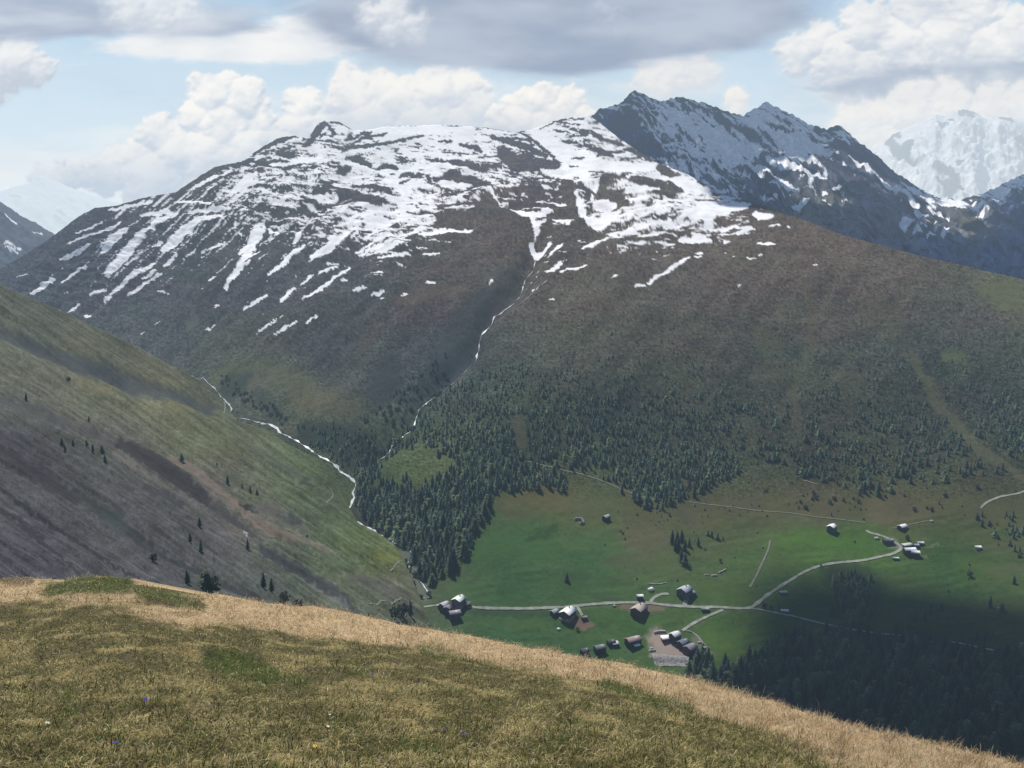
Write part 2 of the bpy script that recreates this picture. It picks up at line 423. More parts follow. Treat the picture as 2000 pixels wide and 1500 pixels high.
for pts, w, c, s in [
    ([(1570, 560), (1592, 640), (1570, 720), (1545, 765), (1558, 850)], 8, (104, 99, 84), 0.45),
    ([(1775, 690), (1830, 790), (1900, 870), (2000, 935)], 10, (102, 101, 82), 0.6),
    ([(1700, 600), (1740, 640), (1760, 670)], 30, (98, 95, 82), 0.4),
    ([(1480, 655), (1520, 680)], 22, (100, 98, 80), 0.4), ([(1480, 730), (1530, 725)], 20, (98, 94, 82), 0.4), ([(1640, 745), (1680, 750)], 18, (98, 93, 80), 0.4),
    ([(1850, 700), (1880, 705)], 14, (98, 106, 80), 0.7), ([(1930, 570), (1990, 575)], 22, (106, 110, 82), 0.7), ([(1960, 605), (2000, 600)], 14, (104, 110, 84), 0.7),
    ([(1012, 830), (1018, 870)], 14, (98, 90, 80), 0.6), ([(1700, 985), (1730, 1010)], 22, (106, 97, 84), 0.55), ([(1230, 1045), (1290, 1060)], 22, (90, 92, 76), 0.4),
    ([(990, 985), (1060, 965), (1100, 985)], 14, (102, 99, 74), 0.5), ([(430, 745), (520, 735), (600, 760)], 26, (102, 104, 82), 0.55), ([(580, 790), (690, 800)], 22, (106, 102, 80), 0.5),
    ([(730, 640), (700, 700)], 14, (98, 90, 88), 0.4), ([(780, 590), (900, 575)], 16, (104, 90, 88), 0.5), ([(870, 690), (900, 720)], 22, (92, 98, 104), 0.5), ([(380, 610), (375, 650)], 12, (106, 110, 112), 0.6),
    ([(880, 755), (905, 735)], 12, (108, 100, 92), 0.8), ([(760, 720), (740, 780)], 26, (62, 72, 80), 0.7), ([(600, 850), (700, 870), (690, 900)], 26, (58, 72, 66), 0.9), ([(480, 740), (440, 770)], 18, (66, 78, 78), 0.8), ([(500, 770), (540, 815)], 14, (70, 80, 80), 0.6),
    ([(940, 600), (900, 660), (860, 720)], 30, (66, 76, 86), 0.7), ([(1000, 540), (960, 590)], 24, (74, 80, 88), 0.6),
    ([(720, 985), (700, 1010), (740, 1040)], 26, (52, 62, 68), 0.9), ([(790, 1080), (800, 1110), (825, 1170)], 14, (104, 110, 104), 0.7),
    ([(750, 1055), (785, 1062)], 8, (58, 62, 72), 0.9),
    ([(903, 1186), (1000, 1191), (1110, 1188), (1200, 1180), (1300, 1184), (1465, 1190)], 4, (92, 102, 78), 0.6), ([(1470, 1187), (1530, 1144), (1600, 1108), (1680, 1097), (1755, 1078)], 3.5, (88, 104, 72), 0.6), ([(1412, 1193), (1370, 1211), (1333, 1233)], 3, (90, 104, 74), 0.5),
    # parcels of different grass
    ([(930, 1080), (1000, 1060), (1070, 1075)], 22, (68, 104, 68), 0.5), ([(1120, 1060), (1180, 1050), (1215, 1080)], 18, (72, 104, 70), 0.45), ([(880, 1150), (960, 1160)], 14, (76, 104, 70), 0.45), ([(1500, 1060), (1580, 1050), (1680, 1060)], 14, (78, 112, 62), 0.5), ([(1350, 1150), (1440, 1160), (1460, 1172)], 12, (82, 104, 66), 0.5), ([(1000, 1215), (1060, 1222)], 10, (80, 102, 68), 0.5), ([(1380, 1240), (1430, 1260), (1450, 1230)], 14, (80, 108, 62), 0.5), ([(1080, 1140), (1200, 1135)], 12, (66, 90, 66), 0.5), ([(1260, 1100), (1330, 1115)], 18, (84, 98, 72), 0.45), ([(1300, 1210), (1240, 1215)], 8, (72, 104, 64), 0.5), ([(1860, 1090), (1940, 1110), (1990, 1150)], 12, (74, 98, 62), 0.5),
    # worn ground round the farms
    ([(1110, 1206), (1140, 1222), (1158, 1222)], 8, (118, 98, 92), 0.9), ([(1215, 1184), (1250, 1192), (1290, 1186)], 8, (122, 108, 98), 0.85), ([(872, 1190), (905, 1190)], 9, (118, 112, 114), 0.8),
    ([(1280, 1242), (1300, 1262), (1330, 1272)], 22, (152, 140, 132), 1.0), ([(1280, 1275), (1340, 1278)], 10, (148, 138, 132), 0.9), ([(1360, 1250), (1378, 1275)], 9, (108, 110, 100), 0.7),
    ([(1730, 1058), (1760, 1070)], 6, (128, 132, 118), 0.7), ([(1775, 1085), (1815, 1090)], 3, (116, 122, 108), 0.5), ([(1805, 1066), (1835, 1067)], 2, (112, 118, 106), 0.5),
    ([(1285, 1050), (1325, 1060)], 9, (92, 94, 82), 0.5), ([(905, 1193), (1080, 1200)], 7, (58, 78, 66), 0.6), ([(1150, 1160), (1210, 1172)], 6, (66, 84, 70), 0.6),
    ([(1027, 1054), (1060, 1046), (1090, 1024)], 6, (56, 80, 62), 0.7), ([(1085, 1220), (1140, 1235), (1200, 1215)], 4, (58, 84, 58), 0.6), ([(1180, 1100), (1240, 1090)], 9, (84, 92, 74), 0.6), ([(1110, 1128), (1150, 1122)], 8, (62, 84, 66), 0.5), ([(1330, 1010), (1350, 1020)], 12, (74, 80, 76), 0.6), ([(1440, 1026), (1500, 1022)], 9, (70, 82, 66), 0.6),
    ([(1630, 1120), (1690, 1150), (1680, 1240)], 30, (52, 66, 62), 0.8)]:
    obs = paint(obs, px, py, pts, w, c, s)
obs = obs + up[..., None] * np.array([-2.5, 0.5, -1.5])
rough = sm(0.0, 0.5, fbm(px / 70, py / 24, 4, 66) + 0.9 * sm(1045, 985, py) + 0.5 * sm(1830, 1950, px) * sm(1200, 1100, py) - 0.35) * mead
obs = obs * (1 - 0.55 * rough[..., None]) + np.array([88, 90, 74.0]) * 0.55 * rough[..., None]
fz = (sm(600, 700, py) * sm(960, 900, py))[..., None]
obs = obs + fz * np.array([-3.0, 0.0, 1.0])
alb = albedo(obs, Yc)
lum = alb.mean(-1, keepdims=True); up3 = up[..., None]
alb = np.clip(lum + (alb - lum) * (1 - 0.22 * up3), 0.006, 0.8) * (1 - 0.06 * up3)

# snow
aL = aniso(px, py, 136, 120, 9, 4, 81); aL2 = aniso(px, py, 141, 60, 5, 3, 82)
aP = aniso(px, py, 8, 70, 15, 5, 83); aP2 = aniso(px, py, 4, 26, 6, 3, 84)
aR = aniso(px, py, -14, 80, 16, 4, 85)
wl = (1 - sm(330, 640, px - (py - 400) * 1.1)) ; wr = sm(1050, 1250, px) * (1 - wl); wp = 1 - wl - wr
ns = wl * (aL + 0.45 * aL2) + wp * (aP + 0.7 * aP2 + 0.45 * aniso(px, py, 6, 30, 3.6, 3, 88)) + wr * (0.9 * aR + 0.7 * aP2)
cov = tps([(x, y, v) for x, y, v in [
    (0, 530, -1.2), (100, 460, -1.1), (200, 420, -0.35), (330, 390, 0.05), (400, 350, -0.1), (500, 300, 0.02), (560, 280, 0.0), (640, 245, 0.15), (700, 260, 0.55), (800, 255, 0.75), (900, 255, 0.75), (1000, 265, 0.5), (1100, 240, 0.4), (1150, 230, 0.2),
    (600, 320, 0.35), (700, 320, 0.5), (800, 320, 0.5), (900, 320, 0.55), (1000, 310, 0.05), (1060, 340, 0.35), (1150, 290, 0.3), (1220, 320, 0.2), (1290, 340, 0.35), (1130, 340, 0.6), (1250, 360, 0.3),
    (480, 370, 0.2), (560, 380, 0.2), (650, 380, 0.25), (750, 370, 0.45), (850, 380, 0.45), (930, 390, 0.3), (1000, 390, 0.2), (1080, 390, 0.0), (1150, 390, 0.05), (1250, 400, 0.22), (1330, 395, 0.3), (1400, 410, 0.1),
    (300, 430, -0.05), (420, 440, -0.02), (520, 430, 0.05), (620, 420, 0.25), (720, 425, 0.3), (820, 420, 0.2), (900, 425, -0.2), (980, 450, -0.7), (1100, 450, -0.35), (1200, 440, 0.12), (1300, 440, 0.2), (1380, 440, 0.05), (1480, 430, -0.55),
    (200, 500, -0.22), (300, 500, -0.16), (400, 500, -0.22), (500, 480, -0.12), (600, 480, -0.12), (700, 470, 0.05), (800, 465, 0.0), (900, 480, -0.6), (700, 510, -0.35), (820, 510, -0.7), (1080, 510, -0.45), (1180, 480, -0.25), (1300, 490, -0.45), (1400, 500, -0.8), (1550, 470, -1.2),
    (100, 560, -0.35), (200, 570, -0.36), (320, 570, -0.36), (450, 570, -0.42), (560, 570, -0.42), (660, 560, -0.5), (760, 570, -0.75), (900, 580, -1.4), (1050, 570, -1.0), (1250, 580, -1.2), (1500, 560, -1.5),
    (100, 640, -0.9), (250, 650, -0.8), (400, 640, -0.75), (520, 640, -0.65), (640, 640, -0.9), (800, 660, -1.6), (1100, 660, -2), (1600, 640, -2.5), (300, 720, -1.3), (600, 740, -1.8), (900, 800, -3), (1500, 800, -3), (1900, 600, -3), (1500, 1200, -4), (500, 1200, -4), (2300, 700, -3), (-300, 700, -1.3)]])
cvv = cov(px, py)
sn = ns + np.where(cvv > 0, 0.66 * cvv, 0.95 * cvv)
pos = [([(215, 580), (255, 552), (302, 520)], 4.5, 1.2), ([(250, 582), (315, 540)], 3.5, 1.1), ([(62, 578), (82, 562), (104, 546)], 6, 1.2), ([(122, 550), (166, 526)], 4, 1.1), ([(176, 586), (206, 572)], 3.5, 1.1), ([(206, 592), (216, 585)], 4, 1.2),
       ([(86, 598), (100, 604), (118, 607)], 4, 1.2), ([(128, 617), (155, 605)], 3.5, 1.1), ([(208, 545), (240, 505), (275, 460)], 5, 1.0), ([(200, 500), (245, 455)], 5, 1.0), ([(322, 492), (355, 460), (400, 432)], 9, 1.0),
       ([(442, 570), (470, 525), (490, 490), (515, 448)], 6, 1.2), ([(590, 592), (630, 565), (685, 528)], 4, 1.2), ([(475, 606), (500, 592), (522, 582)], 3.5, 1.1), ([(548, 590), (575, 565)], 4, 1.1), ([(500, 655), (550, 622)], 3, 1.2), ([(535, 662), (578, 638)], 3, 1.2), ([(600, 640), (618, 625)], 2.5, 1.1),
       ([(525, 545), (560, 520), (595, 490)], 4, 0.9), ([(610, 510), (640, 490), (680, 465)], 7, 1.0), ([(625, 540), (660, 528)], 3, 1.0), ([(690, 580), (715, 570)], 3.5, 1.2), ([(728, 582), (748, 572)], 4.5, 1.2), ([(742, 587), (755, 585)], 2.5, 1.1), ([(785, 582), (795, 578)], 3, 1.1), ([(832, 562), (850, 560)], 3.5, 1.2), ([(855, 585), (872, 583)], 2, 1.1), ([(668, 553), (676, 552)], 3, 1.1),
       ([(730, 545), (750, 540)], 2, 1), ([(700, 500), (740, 488), (790, 474)], 3, 1.2), ([(820, 466), (860, 456), (918, 460)], 6, 1.3), ([(735, 500), (780, 486)], 4, 1.2), ([(740, 510), (800, 503)], 3, 1.1), ([(830, 503), (858, 500)], 4, 1.1), ([(815, 490), (832, 493)], 3, 1.0),
       ([(948, 385), (965, 400), (990, 425), (1020, 432)], 9, 1.3), ([(1000, 425), (1045, 432), (1070, 415)], 9, 1.2), ([(1035, 440), (1050, 452), (1043, 470), (1036, 485)], 6, 1.4), ([(1036, 486), (1055, 495), (1075, 480)], 5.5, 1.4), ([(1085, 495), (1095, 488)], 4, 1.2), ([(1083, 438), (1110, 440)], 6, 1.2),
       ([(1125, 385), (1138, 410), (1140, 430)], 7, 1.3), ([(1140, 435), (1165, 445), (1200, 430)], 9, 1.3), ([(1165, 400), (1185, 395)], 7, 1.2), ([(1070, 510), (1100, 480)], 3, 1.0), ([(1068, 538), (1098, 520)], 5, 1.3), ([(1095, 540), (1145, 525)], 3, 1.2), ([(1025, 555), (1048, 545)], 3, 1.2), ([(1140, 495), (1180, 478)], 4, 1.2),
       ([(1345, 515), (1320, 527), (1290, 545), (1265, 560)], 4.5, 1.5), ([(1240, 570), (1260, 565)], 3, 1.3), ([(1195, 550), (1204, 546)], 3.5, 1.2), ([(1360, 425), (1400, 412), (1455, 403)], 10, 1.6), ([(1340, 425), (1390, 430)], 8, 1.3), ([(1380, 438), (1390, 430)], 7, 1.3), ([(1472, 420), (1490, 425), (1505, 424)], 7, 1.6), ([(1478, 418), (1482, 430)], 5, 1.2), ([(1330, 470), (1360, 468), (1388, 474)], 6, 1.6), ([(1438, 456), (1468, 448)], 3.5, 1.4), ([(1482, 476), (1512, 478)], 4.5, 1.5),
       ([(1505, 443), (1522, 441)], 2.5, 1.4), ([(1458, 506), (1476, 506)], 3, 1.4), ([(1482, 501), (1488, 501)], 2.5, 1.3), ([(1360, 500), (1370, 497)], 3, 1.3), ([(1358, 512), (1366, 508)], 3, 1.3), ([(1588, 525), (1598, 525)], 2.2, 1.5), ([(1538, 446), (1540, 447)], 2.5, 1.5), ([(1440, 565), (1448, 564)], 2, 1.2), ([(1470, 572), (1482, 573)], 2, 1.2),
       ([(1310, 358), (1350, 362), (1375, 372)], 9, 1.2), ([(1300, 390), (1330, 400)], 6, 1.0), ([(1040, 257), (1100, 300), (1180, 330)], 18, 0.5), ([(1060, 330), (1110, 345)], 12, 0.8), ([(760, 350), (830, 400), (700, 440)], 22, 0.35), ([(700, 255), (800, 250), (900, 250)], 12, 0.6),
       ([(957, 562), (960, 553)], 3.5, 1.3), ([(1035, 572), (1045, 571)], 2.5, 1.2), ([(1075, 592), (1084, 592)], 2, 1.2), ([(275, 660), (283, 655)], 2.5, 1.2), ([(302, 640), (310, 634)], 2.5, 1.2), ([(420, 605), (428, 602)], 3.5, 1.2), ([(165, 625), (180, 628)], 3.5, 1.2), ([(310, 575), (330, 577)], 2.2, 1.1), ([(410, 555), (422, 553)], 2.5, 1.1)]
K = lambda L_: [([(586 + x / 2, 176 + y / 2) for x, y in p_], w_ * 0.42, s_) for p_, w_, s_ in L_]
K2 = lambda L_: [([(x / 2, 150 + y / 2) for x, y in p_], w_ * 0.36, s_) for p_, w_, s_ in L_]
neg = K([(q_, w_, 1.25) for q_, w_ in [
    ([(750, 185), (830, 205), (900, 230), (960, 265)], 12), ([(790, 240), (830, 290), (900, 290), (1000, 300)], 26), ([(860, 165), (920, 200), (960, 240), (1010, 290)], 6), ([(600, 290), (660, 300), (720, 325)], 16), ([(490, 270), (560, 280), (610, 290)], 6), ([(625, 215), (690, 225), (705, 240)], 9), ([(540, 200), (590, 202)], 6), ([(390, 265), (420, 270)], 5), ([(450, 210), (470, 215)], 4),
    ([(500, 345), (510, 365)], 10), ([(530, 355), (600, 345), (660, 355), (740, 375)], 13), ([(570, 335), (620, 335)], 10), ([(390, 350), (420, 335), (470, 345)], 9), ([(390, 380), (430, 360)], 6), ([(300, 310), (340, 300), (380, 310)], 10), ([(355, 342), (368, 338)], 5), ([(150, 320), (190, 310)], 13), ([(110, 300), (160, 300)], 5), ([(210, 275), (270, 290)], 10), ([(180, 265), (240, 270)], 6),
    ([(160, 240), (200, 225), (330, 210), (480, 180)], 7), ([(40, 200), (65, 165), (90, 135)], 13), ([(110, 150), (135, 150)], 6), ([(180, 200), (200, 170)], 8), ([(240, 170), (280, 180)], 8), ([(60, 405), (120, 385)], 9), ([(150, 400), (200, 410), (260, 440), (320, 455)], 18), ([(200, 380), (280, 390), (340, 410)], 8), ([(0, 470), (60, 490)], 16), ([(0, 430), (60, 440)], 6), ([(110, 445), (150, 440)], 6), ([(330, 400), (360, 420)], 8),
    ([(540, 470), (620, 455), (700, 455)], 10), ([(550, 415), (640, 405), (720, 415)], 6), ([(420, 490), (500, 485), (560, 500)], 6), ([(650, 380), (740, 385)], 5), ([(690, 500), (735, 440), (760, 470), (860, 540), (900, 590)], 30), ([(560, 520), (700, 520), (840, 600)], 34),
    ([(800, 405), (870, 400), (930, 415)], 10), ([(880, 430), (940, 420)], 12), ([(960, 340), (1030, 360), (1070, 390)], 12), ([(920, 350), (990, 350)], 10), ([(1030, 390), (1060, 430), (1060, 480)], 22), ([(820, 470), (870, 455), (960, 450)], 10), ([(980, 490), (1060, 490), (1100, 520)], 16), ([(1090, 380), (1130, 400), (1160, 410)], 7), ([(1000, 570), (1100, 560), (1160, 590)], 26),
    ([(1180, 390), (1200, 350), (1260, 350)], 18), ([(1170, 410), (1240, 420), (1270, 450)], 20), ([(1290, 360), (1340, 360), (1420, 370), (1460, 400)], 14), ([(1380, 400), (1440, 400)], 12), ([(1220, 480), (1260, 465)], 10), ([(1175, 482), (1190, 480)], 8), ([(1130, 325), (1200, 325)], 9), ([(1060, 275), (1110, 270)], 6), ([(1040, 200), (1080, 210)], 6), ([(1110, 215), (1160, 240), (1220, 265)], 11), ([(1140, 165), (1180, 190), (1260, 215)], 8), ([(1280, 230), (1340, 250), (1390, 275)], 10), ([(990, 155), (1050, 165)], 4), ([(1060, 150), (1120, 180)], 5), ([(1400, 300), (1450, 330)], 18), ([(1440, 360), (1490, 400)], 8), ([(1540, 330), (1580, 370)], 12)]])
K3 = lambda L_: [([(195 + x / 2, 215 + y / 2) for x, y in p_], w_ * 0.4, s_) for p_, w_, s_ in L_]
neg += K3([(q_, w_, 1.1) for q_, w_ in [
    ([(830, 112), (850, 75), (875, 52)], 14), ([(885, 52), (905, 75), (915, 98)], 8), ([(900, 45), (945, 52), (990, 74)], 4), ([(800, 140), (830, 115)], 10), ([(860, 110), (880, 90)], 6), ([(960, 125), (1020, 95), (1060, 85)], 6), ([(990, 130), (1050, 105), (1120, 90)], 6), ([(1040, 75), (1010, 100)], 4), ([(1100, 62), (1180, 58), (1250, 60)], 3), ([(1330, 60), (1420, 62)], 3), ([(1510, 68), (1580, 76), (1650, 92)], 4), ([(1720, 75), (1780, 45), (1850, 30)], 4),
    ([(600, 172), (660, 132), (740, 110)], 14), ([(640, 215), (690, 200), (740, 210)], 8), ([(690, 165), (760, 140)], 5), ([(290, 335), (360, 290), (430, 240), (520, 205)], 15), ([(370, 320), (480, 260)], 8), ([(0, 385), (100, 362), (200, 335)], 8), ([(540, 215), (600, 190)], 8), ([(730, 230), (800, 220)], 6)]])
pos += K([(q_, w_, 1.3) for q_, w_ in [
    ([(1460, 310), (1510, 320)], 11), ([(1480, 370), (1560, 370), (1590, 400)], 20), ([(1280, 400), (1390, 385)], 14), ([(1300, 430), (1360, 430)], 13), ([(1310, 520), (1400, 480), (1480, 470)], 8), ([(1320, 550), (1400, 530), (1460, 530)], 10), ([(1340, 580), (1420, 560)], 7), ([(1430, 545), (1490, 535)], 5), ([(1580, 540), (1600, 520)], 8), ([(1600, 545), (1700, 540), (1780, 545)], 5), ([(1640, 560), (1780, 560)], 4), ([(1210, 575), (1250, 565)], 6), ([(1260, 530), (1310, 500)], 7), ([(1080, 410), (1110, 480), (1120, 510)], 10), ([(1130, 530), (1180, 540), (1230, 500)], 14), ([(1150, 450), (1190, 460)], 10),
    ([(830, 490), (900, 500), (980, 480)], 17), ([(920, 550), (960, 530)], 10), ([(990, 520), (1040, 520)], 9), ([(1000, 330), (1300, 310), (1390, 300)], 20), ([(740, 410), (780, 470), (830, 490)], 14), ([(1100, 640), (1180, 610)], 6), ([(60, 660), (130, 620), (190, 580)], 12), ([(110, 600), (160, 600)], 6), ([(220, 640), (320, 600), (430, 580)], 7), ([(430, 580), (480, 550)], 8), ([(500, 565), (580, 560), (660, 570)], 9), ([(130, 550), (250, 530), (360, 535)], 6), ([(340, 625), (400, 620)], 6), ([(250, 600), (300, 570)], 7), ([(200, 600), (230, 575)], 6), ([(280, 640), (350, 625)], 5)]])
pos += K([(q_, w_, 1.2) for q_, w_ in [
    ([(1110, 300), (1200, 290), (1290, 290)], 14), ([(1000, 440), (1040, 445)], 7), ([(1250, 340), (1280, 350)], 8), ([(1160, 380), (1140, 420)], 8), ([(1180, 500), (1240, 505)], 10), ([(1280, 470), (1340, 460)], 9), ([(1380, 450), (1450, 440)], 9), ([(1390, 500), (1440, 490)], 9), ([(1500, 440), (1540, 425)], 6), ([(1270, 555), (1310, 540)], 6), ([(1480, 520), (1540, 500)], 8), ([(1390, 600), (1460, 605)], 6), ([(1550, 650), (1570, 645)], 5), ([(1690, 650), (1700, 648)], 4), ([(1650, 600), (1680, 600)], 3), ([(1530, 470), (1600, 460)], 6), ([(1330, 610), (1350, 605)], 4), ([(1040, 560), (1050, 520)], 6), ([(1120, 640), (1140, 625)], 6), ([(1200, 590), (1170, 610)], 6), ([(1250, 650), (1270, 640)], 4)]])
pos += K2([(q_, w_, 1.3) for q_, w_ in [
    ([(70, 790), (110, 780)], 6), ([(235, 710), (300, 690), (350, 665)], 9), ([(405, 680), (440, 640), (490, 605)], 12), ([(420, 800), (480, 740), (520, 690), (560, 620), (600, 590)], 16), ([(480, 690), (520, 670)], 12), ([(600, 680), (630, 660)], 10), ([(640, 690), (680, 660), (720, 620), (790, 570), (860, 560)], 24), ([(560, 550), (640, 530), (690, 550)], 14), ([(600, 580), (660, 550)], 18), ([(700, 490), (760, 500), (820, 510)], 10), ([(740, 540), (830, 530), (900, 530)], 10), ([(790, 690), (850, 670), (880, 655)], 7), ([(640, 750), (690, 710)], 8), ([(560, 800), (610, 770)], 7), ([(880, 840), (930, 780), (980, 740)], 9), ([(940, 700), (970, 670), (1010, 600)], 18), ([(1010, 690), (960, 730)], 9), ([(930, 620), (940, 630)], 7), ([(915, 592), (925, 588)], 6), ([(1050, 600), (1090, 620)], 12),
    ([(1050, 790), (1110, 740), (1160, 700), (1190, 680)], 7), ([(1150, 660), (1170, 620)], 10), ([(1140, 720), (1190, 680)], 8), ([(1230, 720), (1290, 690), (1350, 630)], 14), ([(1280, 650), (1310, 645)], 6), ([(1100, 870), (1150, 830)], 9), ([(1180, 815), (1220, 785)], 6), ([(430, 520), (500, 508), (590, 490)], 9), ([(270, 650), (330, 630), (430, 600), (470, 570)], 9), ([(300, 610), (360, 590), (400, 570)], 6), ([(690, 460), (760, 430), (850, 385)], 8), ([(760, 440), (900, 370)], 8), ([(900, 470), (960, 400), (1000, 380)], 16), ([(1060, 350), (1200, 330), (1270, 330)], 16), ([(1000, 300), (1080, 260), (1180, 240)], 9), ([(1205, 975), (1235, 945)], 5), ([(800, 1000), (840, 970)], 4)]])
wob = (wobx * 0.32 + fbm(px / 8, py / 6, 3, 73) * 3.5, woby * 0.32 + fbm(px / 8, py / 6, 3, 74) * 3)
sn -= 0.18 * wl * sm(330, 430, py)
fine = fbm(px / 7, py / 3.4, 4, 86, 0.6)
sn += 0.36 * fine - 0.09 * wp
sn2 = np.zeros(px.shape); strokes(px, py, sn2, [(p_, w_ * 0.8, s_) for p_, w_, s_ in pos], 1, wob); sn += np.minimum(sn2, 1.6); sn = np.clip(sn, -0.9, 0.75); strokes(px, py, sn, neg, -1, wob)
sn += 0.22 * fine
smask = sm(-0.03, 0.08, sn) * sm(780, 690, py)
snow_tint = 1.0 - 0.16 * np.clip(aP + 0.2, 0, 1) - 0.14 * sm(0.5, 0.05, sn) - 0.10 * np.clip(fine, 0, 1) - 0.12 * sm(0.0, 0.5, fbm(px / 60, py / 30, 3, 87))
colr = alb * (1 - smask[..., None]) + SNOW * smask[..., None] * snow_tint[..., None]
# ground colours and tinted snow go onto the mountain
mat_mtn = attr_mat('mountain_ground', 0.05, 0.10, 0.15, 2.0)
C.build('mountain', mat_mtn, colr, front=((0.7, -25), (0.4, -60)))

# ---- D: the rocky massif behind on the right
topD = [(960, 330), (1040, 300), (1100, 262), (1150, 232), (1168, 214), (1195, 206), (1218, 196), (1230, 180), (1240, 173), (1252, 180), (1268, 188), (1285, 194), (1300, 196), (1318, 188), (1330, 187), (1345, 193), (1390, 206), (1430, 220), (1452, 227),
        (1470, 213), (1495, 200), (1510, 206), (1535, 217), (1560, 230), (1580, 240), (1612, 250), (1625, 247), (1638, 245), (1648, 250), (1672, 272), (1700, 292), (1740, 328), (1775, 352), (1810, 375), (1845, 388), (1870, 390), (1900, 383), (1940, 368), (1970, 352), (2000, 338), (2100, 290), (2440, 230)]
ctlD = [(1040, 300, 5000), (1150, 232, 5200), (1240, 173, 5400), (1330, 187, 5500), (1452, 227, 5400), (1495, 200, 5600), (1638, 245, 5300), (1740, 328, 4900), (1845, 388, 4700), (1900, 383, 4800), (2000, 338, 4900), (2300, 250, 5000),
        (1285, 330, 3900), (1410, 390, 3150), (1520, 425, 2750), (1640, 470, 2600), (1800, 515, 2500), (1450, 300, 4500), (1600, 330, 4300), (1600, 400, 3350), (1700, 400, 3700), (1800, 440, 3500), (1880, 440, 3700), (1960, 430, 3900), (1950, 500, 2900), (2000, 540, 2500), (1250, 260, 4800), (1350, 260, 4900), (2400, 540, 2600), (1100, 620, 2600), (1700, 640, 2300), (2300, 640, 2300)]
def reliefD(P, px, py):
    x, y = P[..., 0], P[..., 1]
    top = sm(0, 40, py - np.interp(px, [q[0] for q in topD], [q[1] for q in topD]))
    g = ridged(px / 60 - py / 90, (px * 0.5 + py) / 160, 4, 13) * 45 + aniso(px, py, 33, 120, 16, 5, 14) * 42 + fbm(px / 14, py / 14, 3, 15) * 9
    return g * (0.12 + 0.88 * top)
D = Sheet(960, 2440, 2.2, topD, 640, 300, depth_field(ctlD), reliefD, teeth=3.2)
qx, qy = D.PX, D.PY
cD = shepard([(1250, 230, (80, 94, 116)), (1400, 260, (84, 98, 118)), (1550, 280, (86, 100, 120)), (1650, 320, (84, 98, 118)), (1750, 390, (86, 98, 116)), (1500, 380, (84, 96, 112)), (1600, 430, (96, 104, 110)), (1750, 460, (92, 100, 112)), (1850, 470, (84, 96, 114)),
              (1850, 520, (88, 100, 118)), (1950, 500, (78, 94, 118)), (1980, 430, (74, 90, 116)), (1900, 420, (98, 106, 116)), (1950, 380, (96, 110, 132)), (1900, 450, (98, 106, 108))])
oD = cD(qx, qy) + (fbm(qx / 30, qy / 20, 4, 91) * 18 + aniso(qx, qy, 34, 60, 8, 3, 92) * 14)[..., None]
oD = oD - (sm(0.05, 0.4, aniso(qx, qy, 36, 40, 4, 4, 96)) * 20 - sm(0.1, 0.5, fbm(qx / 6, qy / 5, 3, 97)) * 14)[..., None]  # dark and bright streaks stand in for relief shading lost under the cloud
aD = albedo(oD, D.Y, 0.40)
sD = aniso(qx, qy, 34, 60, 8, 5, 93) * 0.85 + aniso(qx, qy, 50, 22, 5, 4, 94) * 0.55 + fbm(qx / 9, qy / 6, 4, 95) * 0.4
cvD = tps([(x, y, v) for x, y, v in [(1150, 235, 0.1), (1200, 230, -0.15), (1240, 190, -0.1), (1260, 230, 0.0), (1300, 220, 0.2), (1330, 200, 0.0), (1400, 225, -0.05), (1450, 240, 0.2), (1340, 270, 0.2), (1250, 280, -0.2), (1350, 310, 0.15), (1430, 295, 0.3), (1480, 290, -0.2), (1500, 220, 0.25), (1540, 260, 0.3), (1580, 290, 0.3),
     (1600, 260, 0.0), (1640, 255, 0.0), (1640, 300, -0.2), (1700, 330, -0.5), (1650, 380, -0.6), (1550, 340, -0.2), (1560, 320, 0.1), (1450, 370, -0.15), (1520, 400, -0.3), (1600, 400, -0.45), (1680, 430, -0.6), (1750, 420, -0.55), (1800, 410, -0.35), (1850, 400, -0.1), (1850, 430, -0.35), (1900, 400, -0.2), (1950, 385, 0.15), (1990, 360, 0.2), (1990, 430, -0.7), (1750, 480, -0.9), (1850, 480, -0.7), (1900, 470, -0.8), (1980, 500, -1.5), (1850, 540, -1.6), (1700, 520, -1.4), (2300, 300, 0.2), (2300, 560, -1.5), (1300, 400, -0.3)]])
fD = sD + 0.9 * cvD(qx, qy)
